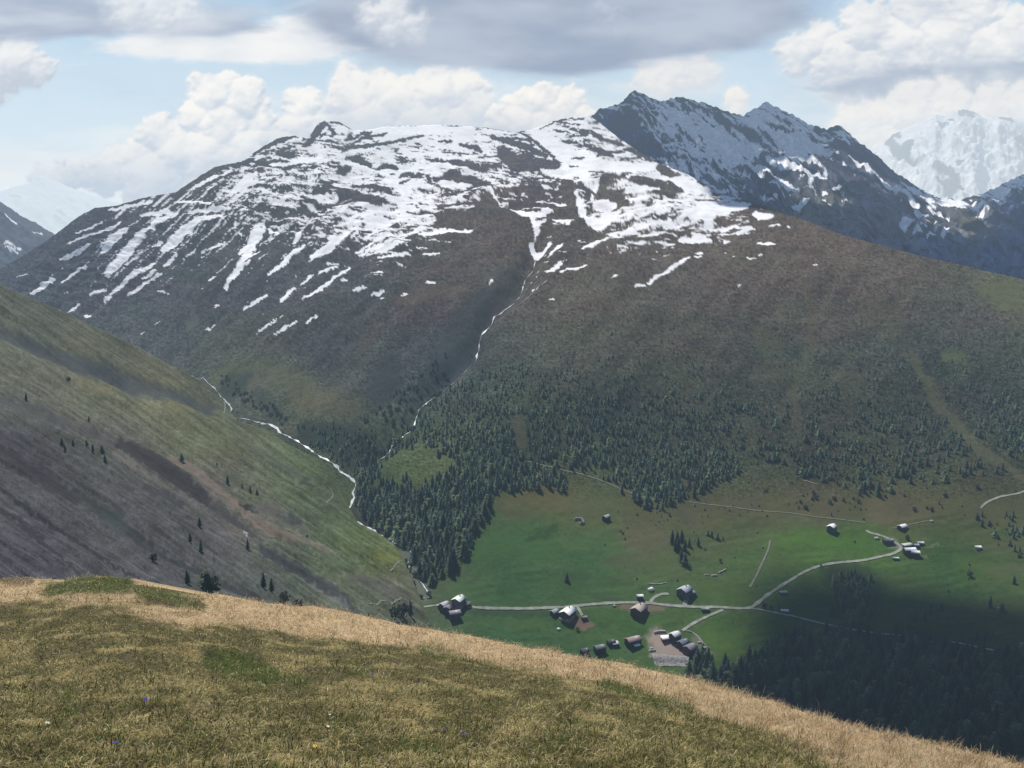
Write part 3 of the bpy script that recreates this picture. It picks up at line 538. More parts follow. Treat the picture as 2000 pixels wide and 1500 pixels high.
posD = [([(1375, 260), (1400, 290), (1440, 305), (1475, 302)], 12, 0.9), ([(1310, 220), (1340, 255), (1365, 270)], 9, 0.8), ([(1350, 220), (1380, 250)], 5, 0.9), ([(1470, 245), (1530, 285), (1560, 305), (1600, 290)], 10, 0.7), ([(1500, 320), (1540, 340)], 5, 1.0), ([(1535, 325), (1570, 345), (1610, 355)], 6, 1.1), ([(1585, 355), (1582, 385)], 4, 1.0), ([(1565, 295), (1620, 312)], 4, 1.2), ([(1430, 325), (1480, 335), (1530, 362), (1560, 376)], 4.5, 1.2), ([(1595, 390), (1635, 420)], 2, 1.1),
        ([(1660, 320), (1720, 360), (1770, 392), (1792, 413)], 4, 1.1), ([(1760, 362), (1800, 385), (1820, 395)], 4, 1.2), ([(1815, 395), (1845, 398), (1880, 410)], 6, 1.5), ([(1815, 415), (1850, 428)], 4, 1.0), ([(1788, 430), (1812, 434)], 3.5, 1.1), ([(1760, 446), (1780, 452), (1808, 453)], 3, 1.3), ([(1825, 452), (1855, 452)], 2, 1.2), ([(1810, 478), (1830, 476), (1850, 472)], 4, 1.3), ([(1785, 468), (1796, 472)], 3, 1.0), ([(1870, 392), (1890, 408)], 3, 1.2), ([(1893, 408), (1905, 405)], 4, 1.3), ([(1910, 412), (1928, 410)], 2.5, 1.2), ([(1908, 437), (1928, 437)], 3, 1.2), ([(1910, 421), (1922, 420)], 2, 1.1), ([(1550, 405), (1575, 408)], 4, 1.2), ([(1625, 382), (1640, 382)], 2.5, 1.2), ([(1645, 402), (1655, 407)], 2.5, 1.2), ([(1640, 262), (1655, 285)], 5, 0.8)]
wD = (fbm(qx / 20, qy / 20, 3, 75) * 8, fbm(qx / 20, qy / 20, 3, 76) * 5)
strokes(qx, qy, fD, posD, 1, wD)
strokes(qx, qy, fD, [([(1160, 245), (1220, 260), (1260, 300)], 18, 0.9), ([(1400, 240), (1440, 260), (1480, 280)], 7, 0.8), ([(1640, 290), (1700, 320), (1750, 360)], 12, 0.6)], -1, wD)
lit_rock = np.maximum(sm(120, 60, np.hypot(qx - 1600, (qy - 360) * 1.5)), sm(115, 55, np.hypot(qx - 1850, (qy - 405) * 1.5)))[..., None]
aD = aD * (1 - 0.5 * lit_rock)  # rock colour darkened where the cloud gaps let the sun in
mD = sm(0.0, 0.10, fD)[..., None]
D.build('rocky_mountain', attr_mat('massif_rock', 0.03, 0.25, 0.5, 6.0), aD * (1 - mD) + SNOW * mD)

# ---- F: the far glaciated mountain, G: the pale far range on the left, H: the dark spur on the left
def far_sheet(name, x0, x1, dx, top, ybot, ny, dtop, dbot, amp, rough_seed, L, hcol, rock, cov, snowk=1.0, k=0.8, ang=30):
    t = np.array(top, float)
    def dep(X, Yp):
        yt = np.interp(X, t[:, 0], t[:, 1]); s = np.clip((Yp - yt) / (ybot - yt), 0, 1)
        return dtop + (dbot - dtop) * s ** 0.8
    def rel(P, X, Yp):
        yt = np.interp(X, t[:, 0], t[:, 1])
        return (ridged(X / 90, Yp / 110, 5, rough_seed) * amp + aniso(X, Yp, ang, 80, 18, 4, rough_seed + 3) * amp * 0.7 + fbm(X / 9, Yp / 9, 3, rough_seed + 6) * amp * 0.25) * (0.1 + 0.9 * sm(0, 40, Yp - yt))
    S = Sheet(x0, x1, dx, top, ybot, ny, dep, rel, teeth=2.5)
    n = ridged(S.PX / 70, S.PY / 60, 4, rough_seed + 9) * 0.5 + aniso(S.PX, S.PY, ang, 60, 20, 4, rough_seed + 11) * 0.7
    m = sm(-0.03, 0.12, n + cov(S.PX, S.PY))[..., None]
    c = np.array(rock) * (1 + 0.3 * fbm(S.PX / 20, S.PY / 20, 3, rough_seed + 5)[..., None])
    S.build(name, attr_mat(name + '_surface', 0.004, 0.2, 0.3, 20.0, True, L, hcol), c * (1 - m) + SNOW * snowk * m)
    return S
def covF(X, Yp):
    f = np.full(X.shape, 0.36)
    strokes(X, Yp, f, [([(1740, 265), (1760, 300), (1785, 320)], 22, 0.7), ([(1830, 345), (1860, 370), (1850, 340)], 22, 0.75), ([(1880, 225), (1920, 230), (1970, 240)], 16, 0.6), ([(1860, 240), (1840, 270)], 14, 0.5), ([(1870, 320), (1880, 340)], 10, 0.6), ([(1990, 270), (2000, 330)], 12, 0.7), ([(1710, 290), (1730, 330)], 10, 0.5), ([(1800, 230), (1830, 240)], 10, 0.5)], -1)
    strokes(X, Yp, f, [([(1800, 310), (1880, 300), (1980, 320)], 24, 0.5), ([(1900, 350), (1980, 340)], 26, 0.6), ([(1820, 260), (1790, 310)], 12, 0.4)], 1)
    return f
far_sheet('glacier_mountain', 1560, 2440, 2.5, [(1560, 420), (1640, 345), (1700, 292), (1726, 280), (1745, 262), (1768, 250), (1790, 240), (1812, 233), (1828, 222), (1845, 225), (1858, 218), (1880, 213), (1905, 220), (1930, 232), (1950, 228), (1975, 230), (2000, 236), (2100, 260), (2440, 330)], 520, 160, 13500, 9500, 150, 201,
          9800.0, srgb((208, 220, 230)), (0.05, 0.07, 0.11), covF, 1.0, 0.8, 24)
def covG(X, Yp): return 0.05 + 0 * X
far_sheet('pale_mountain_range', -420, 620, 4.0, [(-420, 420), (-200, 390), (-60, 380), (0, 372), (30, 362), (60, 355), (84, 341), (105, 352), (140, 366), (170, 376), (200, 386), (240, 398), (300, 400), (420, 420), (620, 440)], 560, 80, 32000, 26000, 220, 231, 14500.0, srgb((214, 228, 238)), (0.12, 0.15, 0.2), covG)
def covH(X, Yp):
    f = np.full(X.shape, -1.3)
    strokes(X, Yp, f, [([(10, 430), (32, 442)], 4, 1.9), ([(10, 490), (30, 490)], 3, 1.8), ([(12, 498), (35, 500)], 2.5, 1.8), ([(65, 455), (82, 460)], 2, 1.6), ([(35, 493), (42, 495)], 2.5, 1.6)], 1)
    return f
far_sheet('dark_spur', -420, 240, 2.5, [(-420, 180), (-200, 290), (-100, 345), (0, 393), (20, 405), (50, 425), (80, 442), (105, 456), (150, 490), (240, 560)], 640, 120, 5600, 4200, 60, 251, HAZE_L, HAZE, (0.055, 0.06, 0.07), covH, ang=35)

# ---- B: the near slope on the left, scree and grass
topB = [(-420, 470), (-150, 520), (0, 556), (60, 582), (130, 612), (200, 645), (260, 672), (330, 712), (390, 742), (425, 765), (445, 800), (465, 822), (520, 838), (560, 866), (600, 886), (640, 906), (668, 930), (684, 950), (676, 978), (664, 1004), (700, 1022), (740, 1042), (768, 1062), (782, 1082), (800, 1120), (822, 1170), (845, 1230), (870, 1330), (900, 1420)]
topB[18] = (672, 985)
topB = [t for t in topB if t[0] != 684 and t[0] != 676 and t[0] != 664]
topB = [t for t in topB if t[0] not in (668, 672)] + [(664, 958)]
topB = sorted(topB)
ctlB = [(-400, 480, 1200), (0, 556, 1350), (200, 645, 1520), (330, 712, 1610), (445, 800, 1600), (550, 860, 1440), (640, 906, 1330), (680, 985, 1210), (740, 1042, 1110), (782, 1082, 1040), (822, 1170, 920), (870, 1330, 780),
        (0, 640, 1130), (110, 690, 1240), (220, 735, 1330), (330, 768, 1420), (0, 700, 950), (150, 760, 1050), (300, 820, 1150), (450, 900, 1150), (600, 980, 1100), (700, 1060, 1020), (0, 850, 660), (200, 950, 690), (400, 1050, 740), (600, 1130, 800), (720, 1160, 860),
        (0, 1130, 400), (300, 1140, 480), (500, 1180, 570), (700, 1220, 700), (0, 1400, 300), (500, 1420, 420), (800, 1420, 640), (-400, 900, 480), (-400, 1400, 220), (-400, 680, 800)]
def reliefB(P, X, Yp):
    k = P[..., 1] / 900
    g = aniso(X, Yp, 33, 260, 22, 4, 301) * 9 * k + aniso(X, Yp, 34, 220, 8, 3, 305) * 3.2 * k * sm(-60, 80, Yp - (740 + 0.5 * X)) + fbm(X / 25, Yp / 22, 3, 303) * 1.3 * k
    d, _ = polyline_dist(X, Yp, [(0, 645), (110, 692), (220, 737), (330, 768), (410, 792)])
    g += -9 * np.exp(-(d / 16) ** 2)
    d, _ = polyline_dist(X, Yp, [(200, 845), (330, 930), (450, 1010), (520, 1042)])
    g += -7 * np.exp(-(d / 16) ** 2)
    d, _ = polyline_dist(X, Yp, [(0, 850), (140, 960), (280, 1050), (420, 1120), (560, 1180)])
    g += -6 * np.exp(-(d / 18) ** 2)
    return g * sm(0, 50, Yp - np.interp(X, [q[0] for q in topB], [q[1] for q in topB]))
B = Sheet(-420, 900, 1.9, topB, 1440, 480, depth_field(ctlB), reliefB)
bx, by = B.PX, B.PY
cB = shepard([(20, 590, (84, 90, 82)), (100, 640, (84, 90, 80)), (250, 700, (88, 92, 80)), (150, 700, (92, 95, 82)), (60, 700, (92, 96, 84)), (300, 780, (101, 102, 80)), (200, 790, (92, 97, 80)), (60, 780, (86, 90, 82)), (400, 850, (91, 99, 76)), (450, 790, (80, 88, 78)), (600, 900, (80, 95, 74)), (600, 960, (78, 92, 72)), (640, 1010, (78, 92, 72)), (700, 1060, (84, 100, 70)), (755, 1085, (92, 102, 66)),
     (50, 880, (70, 70, 73)), (100, 900, (72, 72, 74)), (100, 1050, (76, 76, 79)), (250, 1000, (75, 75, 76)), (300, 1100, (77, 77, 79)), (420, 1060, (79, 78, 79)), (400, 960, (96, 92, 90)), (470, 1030, (96, 92, 88)), (540, 1070, (84, 90, 78)), (220, 850, (86, 88, 84)), (500, 960, (86, 92, 78)), (600, 1130, (82, 90, 78)), (650, 1090, (80, 94, 74)), (740, 1160, (82, 90, 80)), (780, 1140, (88, 92, 80)), (500, 1150, (88, 90, 86)), (0, 1130, (76, 76, 80)), (600, 1200, (80, 86, 78))])
oB = cB(bx, by)
oB = oB + (fbm(bx / 45, by / 25, 5, 311) * 15 + aniso(bx, by, 33, 160, 10, 4, 312) * 15 + fbm(bx / 9, by / 6, 3, 313) * 13)[..., None] * np.array([1, 0.95, 0.9])
oB = oB + (sm(0.1, 0.4, fbm(bx / 5, by / 3, 3, 314)) * -15 + sm(0.15, 0.5, fbm(bx / 4, by / 3, 3, 315)) * 12 + aniso(bx, by, 34, 90, 4, 4, 316) * 22)[..., None]
wB = (fbm(bx / 22, by / 14, 5, 321, 0.62) * 20, fbm(bx / 22, by / 14, 5, 322, 0.62) * 12)
for pts, w, c, s in [
    ([(0, 640), (110, 690), (220, 735), (330, 768), (410, 795)], 13, (70, 78, 84), 0.8), ([(110, 690), (180, 715), (240, 735)], 15, (64, 74, 80), 0.7), ([(150, 745), (215, 765)], 9, (112, 108, 84), 0.6), ([(330, 790), (380, 805)], 8, (110, 112, 82), 0.6),
    ([(0, 780), (60, 800), (140, 835), (230, 860)], 10, (76, 78, 80), 0.7), ([(235, 862), (290, 890), (340, 925), (400, 965)], 12, (56, 58, 63), 1.0), ([(400, 970), (450, 1005), (510, 1050)], 8, (66, 68, 72), 0.8), ([(0, 870), (50, 905), (90, 930), (140, 965)], 15, (56, 57, 62), 1.0), ([(0, 840), (60, 870)], 8, (66, 66, 74), 0.6),
    ([(140, 950), (220, 1000), (260, 1035), (330, 1080), (420, 1120), (520, 1170)], 7, (58, 63, 65), 0.95), ([(200, 990), (240, 1020)], 14, (62, 72, 72), 0.7), ([(0, 955), (80, 1010), (170, 1070), (270, 1135)], 3.5, (56, 58, 62), 1.0), ([(0, 995), (60, 1035), (120, 1090), (165, 1130)], 5, (58, 60, 64), 1.0), ([(0, 1030), (70, 1080), (120, 1130)], 4, (70, 72, 78), 0.6), ([(290, 950), (330, 970), (355, 990)], 10, (64, 66, 70), 0.8),
    ([(330, 890), (380, 915), (430, 955), (480, 1000), (520, 1025), (570, 1050), (640, 1075)], 6, (116, 102, 96), 0.75), ([(220, 880), (290, 920)], 7, (112, 104, 102), 0.6), ([(470, 985), (500, 998)], 6, (48, 54, 60), 0.95), ([(560, 1030), (600, 1050), (660, 1080)], 3, (124, 120, 112), 0.6), ([(475, 1030), (483, 1040)], 3, (150, 150, 150), 0.9),
    ([(510, 1070), (560, 1100), (640, 1150), (700, 1195)], 7, (60, 66, 70), 0.9), ([(590, 1130), (680, 1185)], 4, (112, 112, 116), 0.5), ([(500, 990), (560, 1010), (590, 1030)], 10, (86, 86, 86), 0.7), ([(560, 1005), (580, 1020)], 8, (62, 66, 72), 0.7), ([(480, 870), (540, 900), (600, 940)], 9, (78, 84, 78), 0.6), ([(590, 935), (605, 950)], 6, (60, 66, 66), 0.7), ([(440, 930), (470, 950)], 8, (70, 78, 70), 0.6),
    ([(735, 1085), (775, 1092)], 6, (104, 112, 62), 0.7), ([(690, 1130), (740, 1140), (790, 1170)], 14, (84, 84, 84), 0.6), ([(280, 600), (285, 610)], 3, (84, 84, 84), 0.1)]:
    oB = paint(oB, bx, by, pts, w, c, s, wob=wB)
aB = albedo(oB, B.Y, 0.98); lB = aB.mean(-1, keepdims=True); aB = np.clip(lB + (aB - lB) * 0.88, 0.006, 0.8) * np.array([0.97, 1.0, 0.98])
scr = sm(-50, 60, by - (765 + 0.55 * bx))[..., None] * sm(640, 480, bx)[..., None]
aB = aB * (1 - scr * np.array([0.20, 0.17, 0.06]))
B.build('hillside', attr_mat('hillside_ground', 0.12, 0.25, 0.5, 1.5), aB, back=((15, -20), (40, -90), (60, -250)), front=((0.7, -20), (0.35, -40)))

# ------------------------------------------------------------------ strips: streams, roads and paths
def strip(name, sheet, pts, width, mat, lift=0.5, wvar=0.0, seed=1, step=5.0, jit=0.0):
    if not wvar: wvar = 0.22
    q = curve_pts(pts, step)
    if jit:
        q[:, 0] += jit * perlin(np.arange(len(q)) / 3.0, np.full(len(q), seed * 1.7), seed) * 2
        q[:, 1] += jit * perlin(np.arange(len(q)) / 3.0, np.full(len(q), seed * 2.3 + 9), seed + 3)
    p = sheet.sample(q[:, 0], q[:, 1])
    t = np.gradient(p[:, :2], axis=0); t /= np.maximum(np.linalg.norm(t, axis=1, keepdims=True), 1e-6)
    s = np.stack([-t[:, 1], t[:, 0]], 1)
    w = width * 0.5 * (1 + wvar * perlin(np.arange(len(q)) / 2.2, np.full(len(q), seed * 3.1), seed + 7) * 2)
    w = np.maximum(w, width * 0.08)
    V = []
    for k in (-1.0, -0.34, 0.34, 1.0):
        o = sheet.offset(q[:, 0], q[:, 1], s[:, 0] * w * k, s[:, 1] * w * k); o[:, 2] += lift; V.append(o)
    V = np.stack(V, 1)
    me = make_mesh(name, V.reshape(-1, 3), grid_faces(len(q), 4), mat, smooth=True)
    o = link(name, me); o['kind'] = 'structure'
    return o

m_water = flat_mat('white_water', (0.46, 0.50, 0.52), 0.4, 0.45, 0.15)
m_road = flat_mat('pale_gravel_road', (0.23, 0.245, 0.205), 0.95, 0.3, 0.12)
m_path = flat_mat('earth_path', (0.15, 0.15, 0.12), 0.95, 0.2, 0.2)
m_gravel = flat_mat('gravel', (0.27, 0.25, 0.23), 0.95, 0.3, 0.25)

# valley stream (in view where the banks let it show)
for k, (pts, w) in enumerate([([(447, 790), (452, 803), (448, 812), (455, 819)], 6.0), ([(512, 832), (536, 838), (548, 850), (570, 862), (600, 878), (628, 898)], 4.5), ([(628, 898), (655, 910), (664, 921), (684, 933), (695, 948), (688, 962)], 5.0),
                              ([(692, 975), (686, 985), (678, 1000), (672, 1004)], 5.0), ([(728, 1034), (742, 1044), (760, 1052), (772, 1062)], 4.0), ([(780, 1056), (792, 1068), (806, 1080), (812, 1092)], 5.0), ([(797, 1100), (802, 1118), (812, 1124), (824, 1138), (836, 1160), (838, 1170)], 3.5), ([(278, 690), (300, 702), (325, 712), (330, 720)], 5.0), ([(390, 748), (397, 744)], 4.0),
                              # the brook tumbling down the ravine
                              ([(1022, 545), (1020, 556), (1010, 575), (985, 592), (966, 604), (960, 618), (945, 632), (938, 648), (932, 670), (930, 686)], 4.5), ([(922, 694), (909, 709)], 3.0), ([(830, 770), (818, 782), (812, 798), (804, 814)], 3.5), ([(728, 882), (718, 892), (719, 902)], 3.0), ([(765, 846), (758, 858)], 2.0), ([(1046, 500), (1040, 515), (1028, 530), (1022, 545)], 2.5), ([(909, 709), (890, 728), (862, 748), (830, 770)], 1.8), ([(804, 814), (785, 832), (765, 846)], 1.8), ([(758, 858), (742, 870), (728, 882)], 1.8), ([(330, 720), (360, 734), (390, 748)], 2.5), ([(397, 744), (420, 765), (447, 790)], 2.5), ([(455, 819), (485, 826), (512, 832)], 2.5), ([(688, 962), (692, 975)], 3), ([(672, 1004), (700, 1020), (728, 1034)], 3), ([(772, 1062), (780, 1056)], 3), ([(812, 1092), (797, 1100)], 2), ([(1068, 556), (1045, 575), (1025, 590), (1000, 600)], 1.8)]):
    strip('stream', C, pts, w * 0.42, m_water, 0.8, 1.3, 5 + k, 4.0, 1.2)

strip('road', C, [(818, 1188), (835, 1185), (858, 1182)], 3.0, m_road, 0.5)
strip('road', C, [(903, 1184), (930, 1187), (1000, 1189), (1060, 1188), (1110, 1186), (1150, 1182), (1200, 1178), (1255, 1178), (1300, 1182), (1350, 1186), (1400, 1187), (1440, 1189), (1465, 1188), (1478, 1180), (1500, 1163), (1530, 1142), (1570, 1118), (1600, 1107), (1630, 1101), (1680, 1096), (1730, 1086), (1750, 1079), (1760, 1071), (1748, 1060), (1725, 1049), (1700, 1042), (1692, 1037)], 4.0, m_road, 0.6)
strip('road', C, [(1462, 1189), (1490, 1192), (1530, 1200), (1560, 1206), (1600, 1216), (1660, 1229), (1720, 1238), (1765, 1242)], 2.6, m_road, 0.55)
strip('road', C, [(1856, 1254), (1890, 1260), (1940, 1271)], 2.6, m_road, 0.55)
strip('road', C, [(1412, 1192), (1395, 1199), (1370, 1210), (1350, 1221), (1333, 1232)], 3.4, m_road, 0.55)
strip('road', C, [(1271, 1177), (1275, 1170), (1284, 1164), (1295, 1161), (1306, 1161)], 4.0, m_road, 0.5)
for pts, w in [([(1030, 903), (1070, 911), (1100, 920), (1150, 932), (1190, 945), (1220, 958), (1260, 972), (1290, 981)], 4), ([(1340, 980), (1370, 985), (1420, 990), (1480, 998), (1540, 1005), (1590, 1012), (1640, 1016), (1690, 1022)], 3), ([(1570, 941), (1595, 948)], 3.5), ([(2010, 958), (1985, 967), (1950, 974), (1925, 985), (1915, 996)], 5), ([(1504, 1058), (1500, 1075), (1485, 1108), (1472, 1135), (1464, 1148)], 4), ([(1740, 1033), (1760, 1030), (1790, 1023), (1818, 1018)], 2.5), ([(1342, 1169), (1339, 1176), (1337, 1184)], 9), ([(1128, 1187), (1133, 1195), (1137, 1203)], 6), ([(820, 1178), (829, 1168)], 5)]:
    strip('path', C, pts, w * 0.55, m_path if w < 5 else m_road, 0.5)
for pts, w in [([(644, 950), (650, 960), (648, 972), (641, 982), (637, 990)], 3.0), ([(722, 1183), (760, 1176), (805, 1171)], 3.0), ([(762, 1112), (775, 1101), (784, 1096)], 3.0), ([(437, 782), (440, 795), (437, 808)], 3)]:
    strip('path', B, pts, w * 0.7, m_path, 0.5)

# ------------------------------------------------------------------ buildings
def col255(c): return tuple(np.clip(srgb(c), 0.01, 0.9))

def prism(w, d, h, rise, z0=-5.0):
    """gabled body, ridge along local x"""
    x, y = w / 2, d / 2
    v = [(-x, -y, z0), (x, -y, z0), (x, y, z0), (-x, y, z0), (-x, -y, h), (x, -y, h), (x, y, h), (-x, y, h), (-x, 0, h + rise), (x, 0, h + rise)]
    q = [(0, 1, 5, 4), (2, 3, 7, 6), (3, 2, 1, 0)]
    p = [(1, 2, 6, 9, 5), (3, 0, 4, 8, 7)]
    return np.array(v, float), [np.array(q), np.array(p)]

def slab_roof(w, d, h, rise, over, th):
    x, y = w / 2 + over, d / 2 + over
    k = rise / (d / 2); ze = h - over * k
    o = 0.06
    prof = [(-y, ze + o), (0, h + rise + o), (y, ze + o), (y, ze + th), (0, h + rise + th), (-y, ze + th)]
    v = [(-x, a, b) for a, b in prof] + [(x, a, b) for a, b in prof]
    q = [(i, (i + 1) % 6, 6 + (i + 1) % 6, 6 + i) for i in range(6)]
    e = [(0, 1, 4, 5), (1, 2, 3, 4), (6, 11, 10, 7), (7, 10, 9, 8)]
    return np.array(v, float), np.array([tuple(reversed(f)) for f in q] + [tuple(reversed(f)) for f in e])

def shed_roof(w, d, h, rise, over, th):
    x, y = w / 2 + over, d / 2 + over
    a, b = h + 0.06, h + rise + 0.06
    v = [(-x, -y, a), (x, -y, a), (x, y, b), (-x, y, b), (-x, -y, a + th), (x, -y, a + th), (x, y, b + th), (-x, y, b + th)]
    return np.array(v, float), np.array([(3, 2, 1, 0), (4, 5, 6, 7), (0, 1, 5, 4), (1, 2, 6, 5), (2, 3, 7, 6), (3, 0, 4, 7)])

def box(x0, x1, y0, y1, z0, z1):
    v = np.array([(x0, y0, z0), (x1, y0, z0), (x1, y1, z0), (x0, y1, z0), (x0, y0, z1), (x1, y0, z1), (x1, y1, z1), (x0, y1, z1)], float)
    f = np.array([(3, 2, 1, 0), (4, 5, 6, 7), (0, 1, 5, 4), (1, 2, 6, 5), (2, 3, 7, 6), (3, 0, 4, 7)])
    return v, f

WHITE, PALE, GREY, TAN, DARK = (232, 234, 232), (200, 200, 200), (150, 154, 160), (186, 168, 152), (84, 80, 84)
m_glass = flat_mat('window_glass', (0.03, 0.035, 0.045), 0.2, 0.2)
m_frame = flat_mat('door_wood', (0.06, 0.045, 0.035), 0.8, 0.2)
m_base = flat_mat('stone_base', (0.22, 0.21, 0.2), 0.95, 0.35, 0.9)

def house(name, cat, x, y, w, d, h, rot, roof, wall, label, rise=None, shed=False, windows=0, door=False, chimney=False, base=0.0, group=None, over=0.7, th=0.35):
    w, d, h = w * 0.86, d * 0.86, h * 0.88
    p = C.sample(x, y)
    root = bpy.data.objects.new(name, None); COL.objects.link(root)
    root.empty_display_size = 2.0
    root.location = Vector(p); root.rotation_euler = (0, 0, math.radians(rot))
    tag(root, label, cat, group)
    rise = d * 0.22 if rise is None else rise
    mw = flat_mat('wall_finish', col255(wall), 0.9, 0.22, 0.5); mr = flat_mat('roof_finish', col255(roof), 0.45, 0.1, 0.35)
    if shed:
        v, f = box(-w / 2, w / 2, -d / 2, d / 2, -5, h); v[6:8, 2] += rise
        link('wall', make_mesh('wall', v, f, mw), root)
        v, f = shed_roof(w, d, h, rise, over, th)
    else:
        v, f = prism(w, d, h, rise)
        link('wall', make_mesh('wall', v, f, mw), root)
        v, f = slab_roof(w, d, h, rise, over, th)
    ro = link('roof', make_mesh('roof', v, f, mr), root)
    if base:
        v, f = box(-w / 2 - 0.12, w / 2 + 0.12, -d / 2 - 0.12, d / 2 + 0.12, -5, base)
        link('stone_base', make_mesh('stone_base', v, f, m_base), root)
    if chimney:
        v, f = box(w * 0.15, w * 0.15 + 1.0, -0.5, 0.5, h + rise * 0.7, h + rise + 1.6)
        link('chimney', make_mesh('chimney', v, f, m_base), ro)
    # openings on the two walls turned to the viewer
    a = math.radians(rot)
    n = 0
    faces = []
    for (ux, uy, L, off) in ((0, -1, w, d / 2), (0, 1, w, d / 2), (1, 0, d, w / 2), (-1, 0, d, w / 2)):
        wy = math.sin(a) * ux + math.cos(a) * uy
        faces.append((wy, ux, uy, L, off))
    faces.sort()
    for k, (wy, ux, uy, L, off) in enumerate(faces[:2]):
        slots = max(1, int(L // 4))
        for s in range(slots):
            c = -L / 2 + (s + 0.5) * L / slots
            isdoor = door and k == 0 and s == slots // 2
            if not isdoor and n >= windows: continue
            hw, z0, z1 = (1.3, 0.05, min(h - 0.4, 2.9)) if isdoor else (0.65, max(base + 0.3, h * 0.52), min(h - 0.3, h * 0.52 + 1.5))
            if z1 <= z0: continue
            if ux == 0: v, f = box(c - hw, c + hw, min(uy * off, uy * (off + .18)), max(uy * off, uy * (off + .18)), z0, z1)
            else: v, f = box(min(ux * off, ux * (off + .18)), max(ux * off, ux * (off + .18)), c - hw, c + hw, z0, z1)
            link('door' if isdoor else 'window', make_mesh('opening', v, f, m_frame if isdoor else m_glass), root)
            if not isdoor: n += 1
    return root

HB = 'farm buildings at the stream end of the road'
house('farmhouse', 'house', 896, 1184, 15, 12, 10, 62, (226, 236, 226), (112, 104, 112), 'tall grey farmhouse with a bright white roof where the road meets the stream', windows=6, door=True, chimney=True, base=2.5)
house('shed', 'shed', 913, 1184, 8, 6, 3.0, 20, (96, 100, 96), (60, 60, 66), 'low dark lean-to against the right wall of the tall white-roofed farmhouse', shed=True, rise=1.0)
house('barn', 'barn', 868, 1189, 11, 9, 6.5, 52, (176, 178, 184), (92, 84, 92), 'grey-roofed barn between the tiny white hut and the tall farmhouse', windows=2)
house('hut', 'hut', 858.5, 1186, 4.6, 4.0, 3.2, 10, WHITE, (70, 66, 70), 'tiny white-roofed hut at the far left end of the hamlet by the stream')
house('barn', 'barn', 875, 1198, 8, 8, 8, 70, (120, 116, 124), (74, 74, 90), 'narrow dark barn below the grey-roofed barn of the hamlet by the stream', door=True)
house('barn', 'barn', 888, 1208, 13, 10, 8, 20, (158, 154, 160), (78, 80, 94), 'lowest barn of the hamlet by the stream, pale grey roof above dark front', windows=3, door=True)
house('farmhouse', 'house', 1109, 1205, 19, 14, 7.5, 58, (240, 240, 236), (82, 74, 84), 'big dark-walled farmhouse with a dazzling white roof, below the middle of the road', windows=5, door=True, chimney=True, base=1.5)
house('annex', 'shed', 1083, 1199, 9, 8, 3.6, 40, (140, 154, 156), (66, 72, 84), 'low blue-grey annex left of the farmhouse with the dazzling white roof', windows=1)
house('shed', 'shed', 1141, 1209, 6.5, 5, 2.6, 15, (128, 112, 112), (76, 62, 62), 'small reddish shed at the head of the bare brown earth patch')
house('hut', 'hut', 1249.5, 1171, 7, 6, 5, 6, (236, 236, 232), (64, 62, 64), 'small white-roofed hut just above the road, over the farm with the brown yard', door=True)
house('farmhouse', 'house', 1248, 1197, 19, 14, 7, 54, (178, 166, 156), (88, 78, 82), 'farmhouse with a beige roof standing in a brown earth yard under the road', windows=5, door=True, chimney=True)
house('farmhouse', 'house', 1337, 1163, 16, 14, 8.5, 48, (166, 174, 180), (90, 92, 106), 'grey farmhouse with a slate-blue roof above the road at the end of the curved drive', windows=5, door=True, chimney=True)
house('shed', 'shed', 1352, 1162, 8, 6, 3.0, 20, (118, 124, 128), (64, 66, 76), 'low dark shed on the right of the slate-blue roofed farmhouse', shed=True, rise=0.8)
house('hut', 'hut', 1377, 1193, 9, 5, 2.6, 4, (138, 152, 140), (66, 74, 68), 'low hut with a green-grey roof just under the straight right part of the road')
RG = 'dark huts in a row on the lower meadow'
house('hut', 'hut', 1142, 1277, 8.5, 7.5, 4.4, 30, (82, 84, 88), (44, 44, 50), 'smallest of the dark huts in the row, half sunk behind the dry grass', door=True)
house('hut', 'hut', 1171, 1274, 12, 9, 6.5, 24, (112, 120, 118), (44, 46, 52), 'hut with a dull grey roof, second from the left in the row', door=True)
house('hut', 'hut', 1193, 1259, 8.5, 7.5, 4.0, 20, (70, 72, 78), (42, 44, 50), 'dark low hut with a dark roof touching a pale-roofed lean-to')
house('shed', 'shed', 1202, 1261, 6.5, 5.5, 3.0, 12, (200, 204, 206), (60, 62, 68), 'lean-to with a pale roof on the right of the dark low hut', shed=True, rise=0.8)
house('barn', 'barn', 1236, 1258, 17, 11, 6.5, 28, (160, 140, 136), (46, 48, 56), 'dark barn with a pinkish roof at the upper end of the row of huts', windows=2, door=True)
house('shed', 'shed', 1243, 1264, 6.5, 5, 3.0, 26, (206, 220, 228), (62, 66, 74), 'little lean-to with an icy blue-white roof in front of the pinkish-roofed barn', shed=True, rise=1.0)
house('farmhouse', 'house', 1318, 1252, 11, 10, 8.5, 38, (204, 210, 212), (72, 68, 72), 'tall house with a light grey roof at the top of the stony yard', windows=4, door=True)
house('shed', 'shed', 1301, 1251, 11, 6, 3.4, 14, (244, 242, 238), (98, 76, 74), 'low shed with a bright white roof left of the tall house in the stony yard', shed=True, rise=1.2)
house('barn', 'barn', 1334, 1264, 12, 9, 6.5, 40, (106, 112, 124), (66, 62, 68), 'barn with a dark slate roof between the tall grey-roofed house and the maroon barn', windows=2)
house('barn', 'barn', 1348, 1276, 13, 11, 8, 40, (124, 120, 128), (92, 70, 78), 'maroon-walled barn at the lower right corner of the stony yard', windows=3, door=True)
house('hut', 'hut', 1184, 1017, 10, 8, 5.5, 44, (148, 152, 148), (56, 58, 62), 'lone dark hut with a grey roof at the top of the big green meadow', door=True)
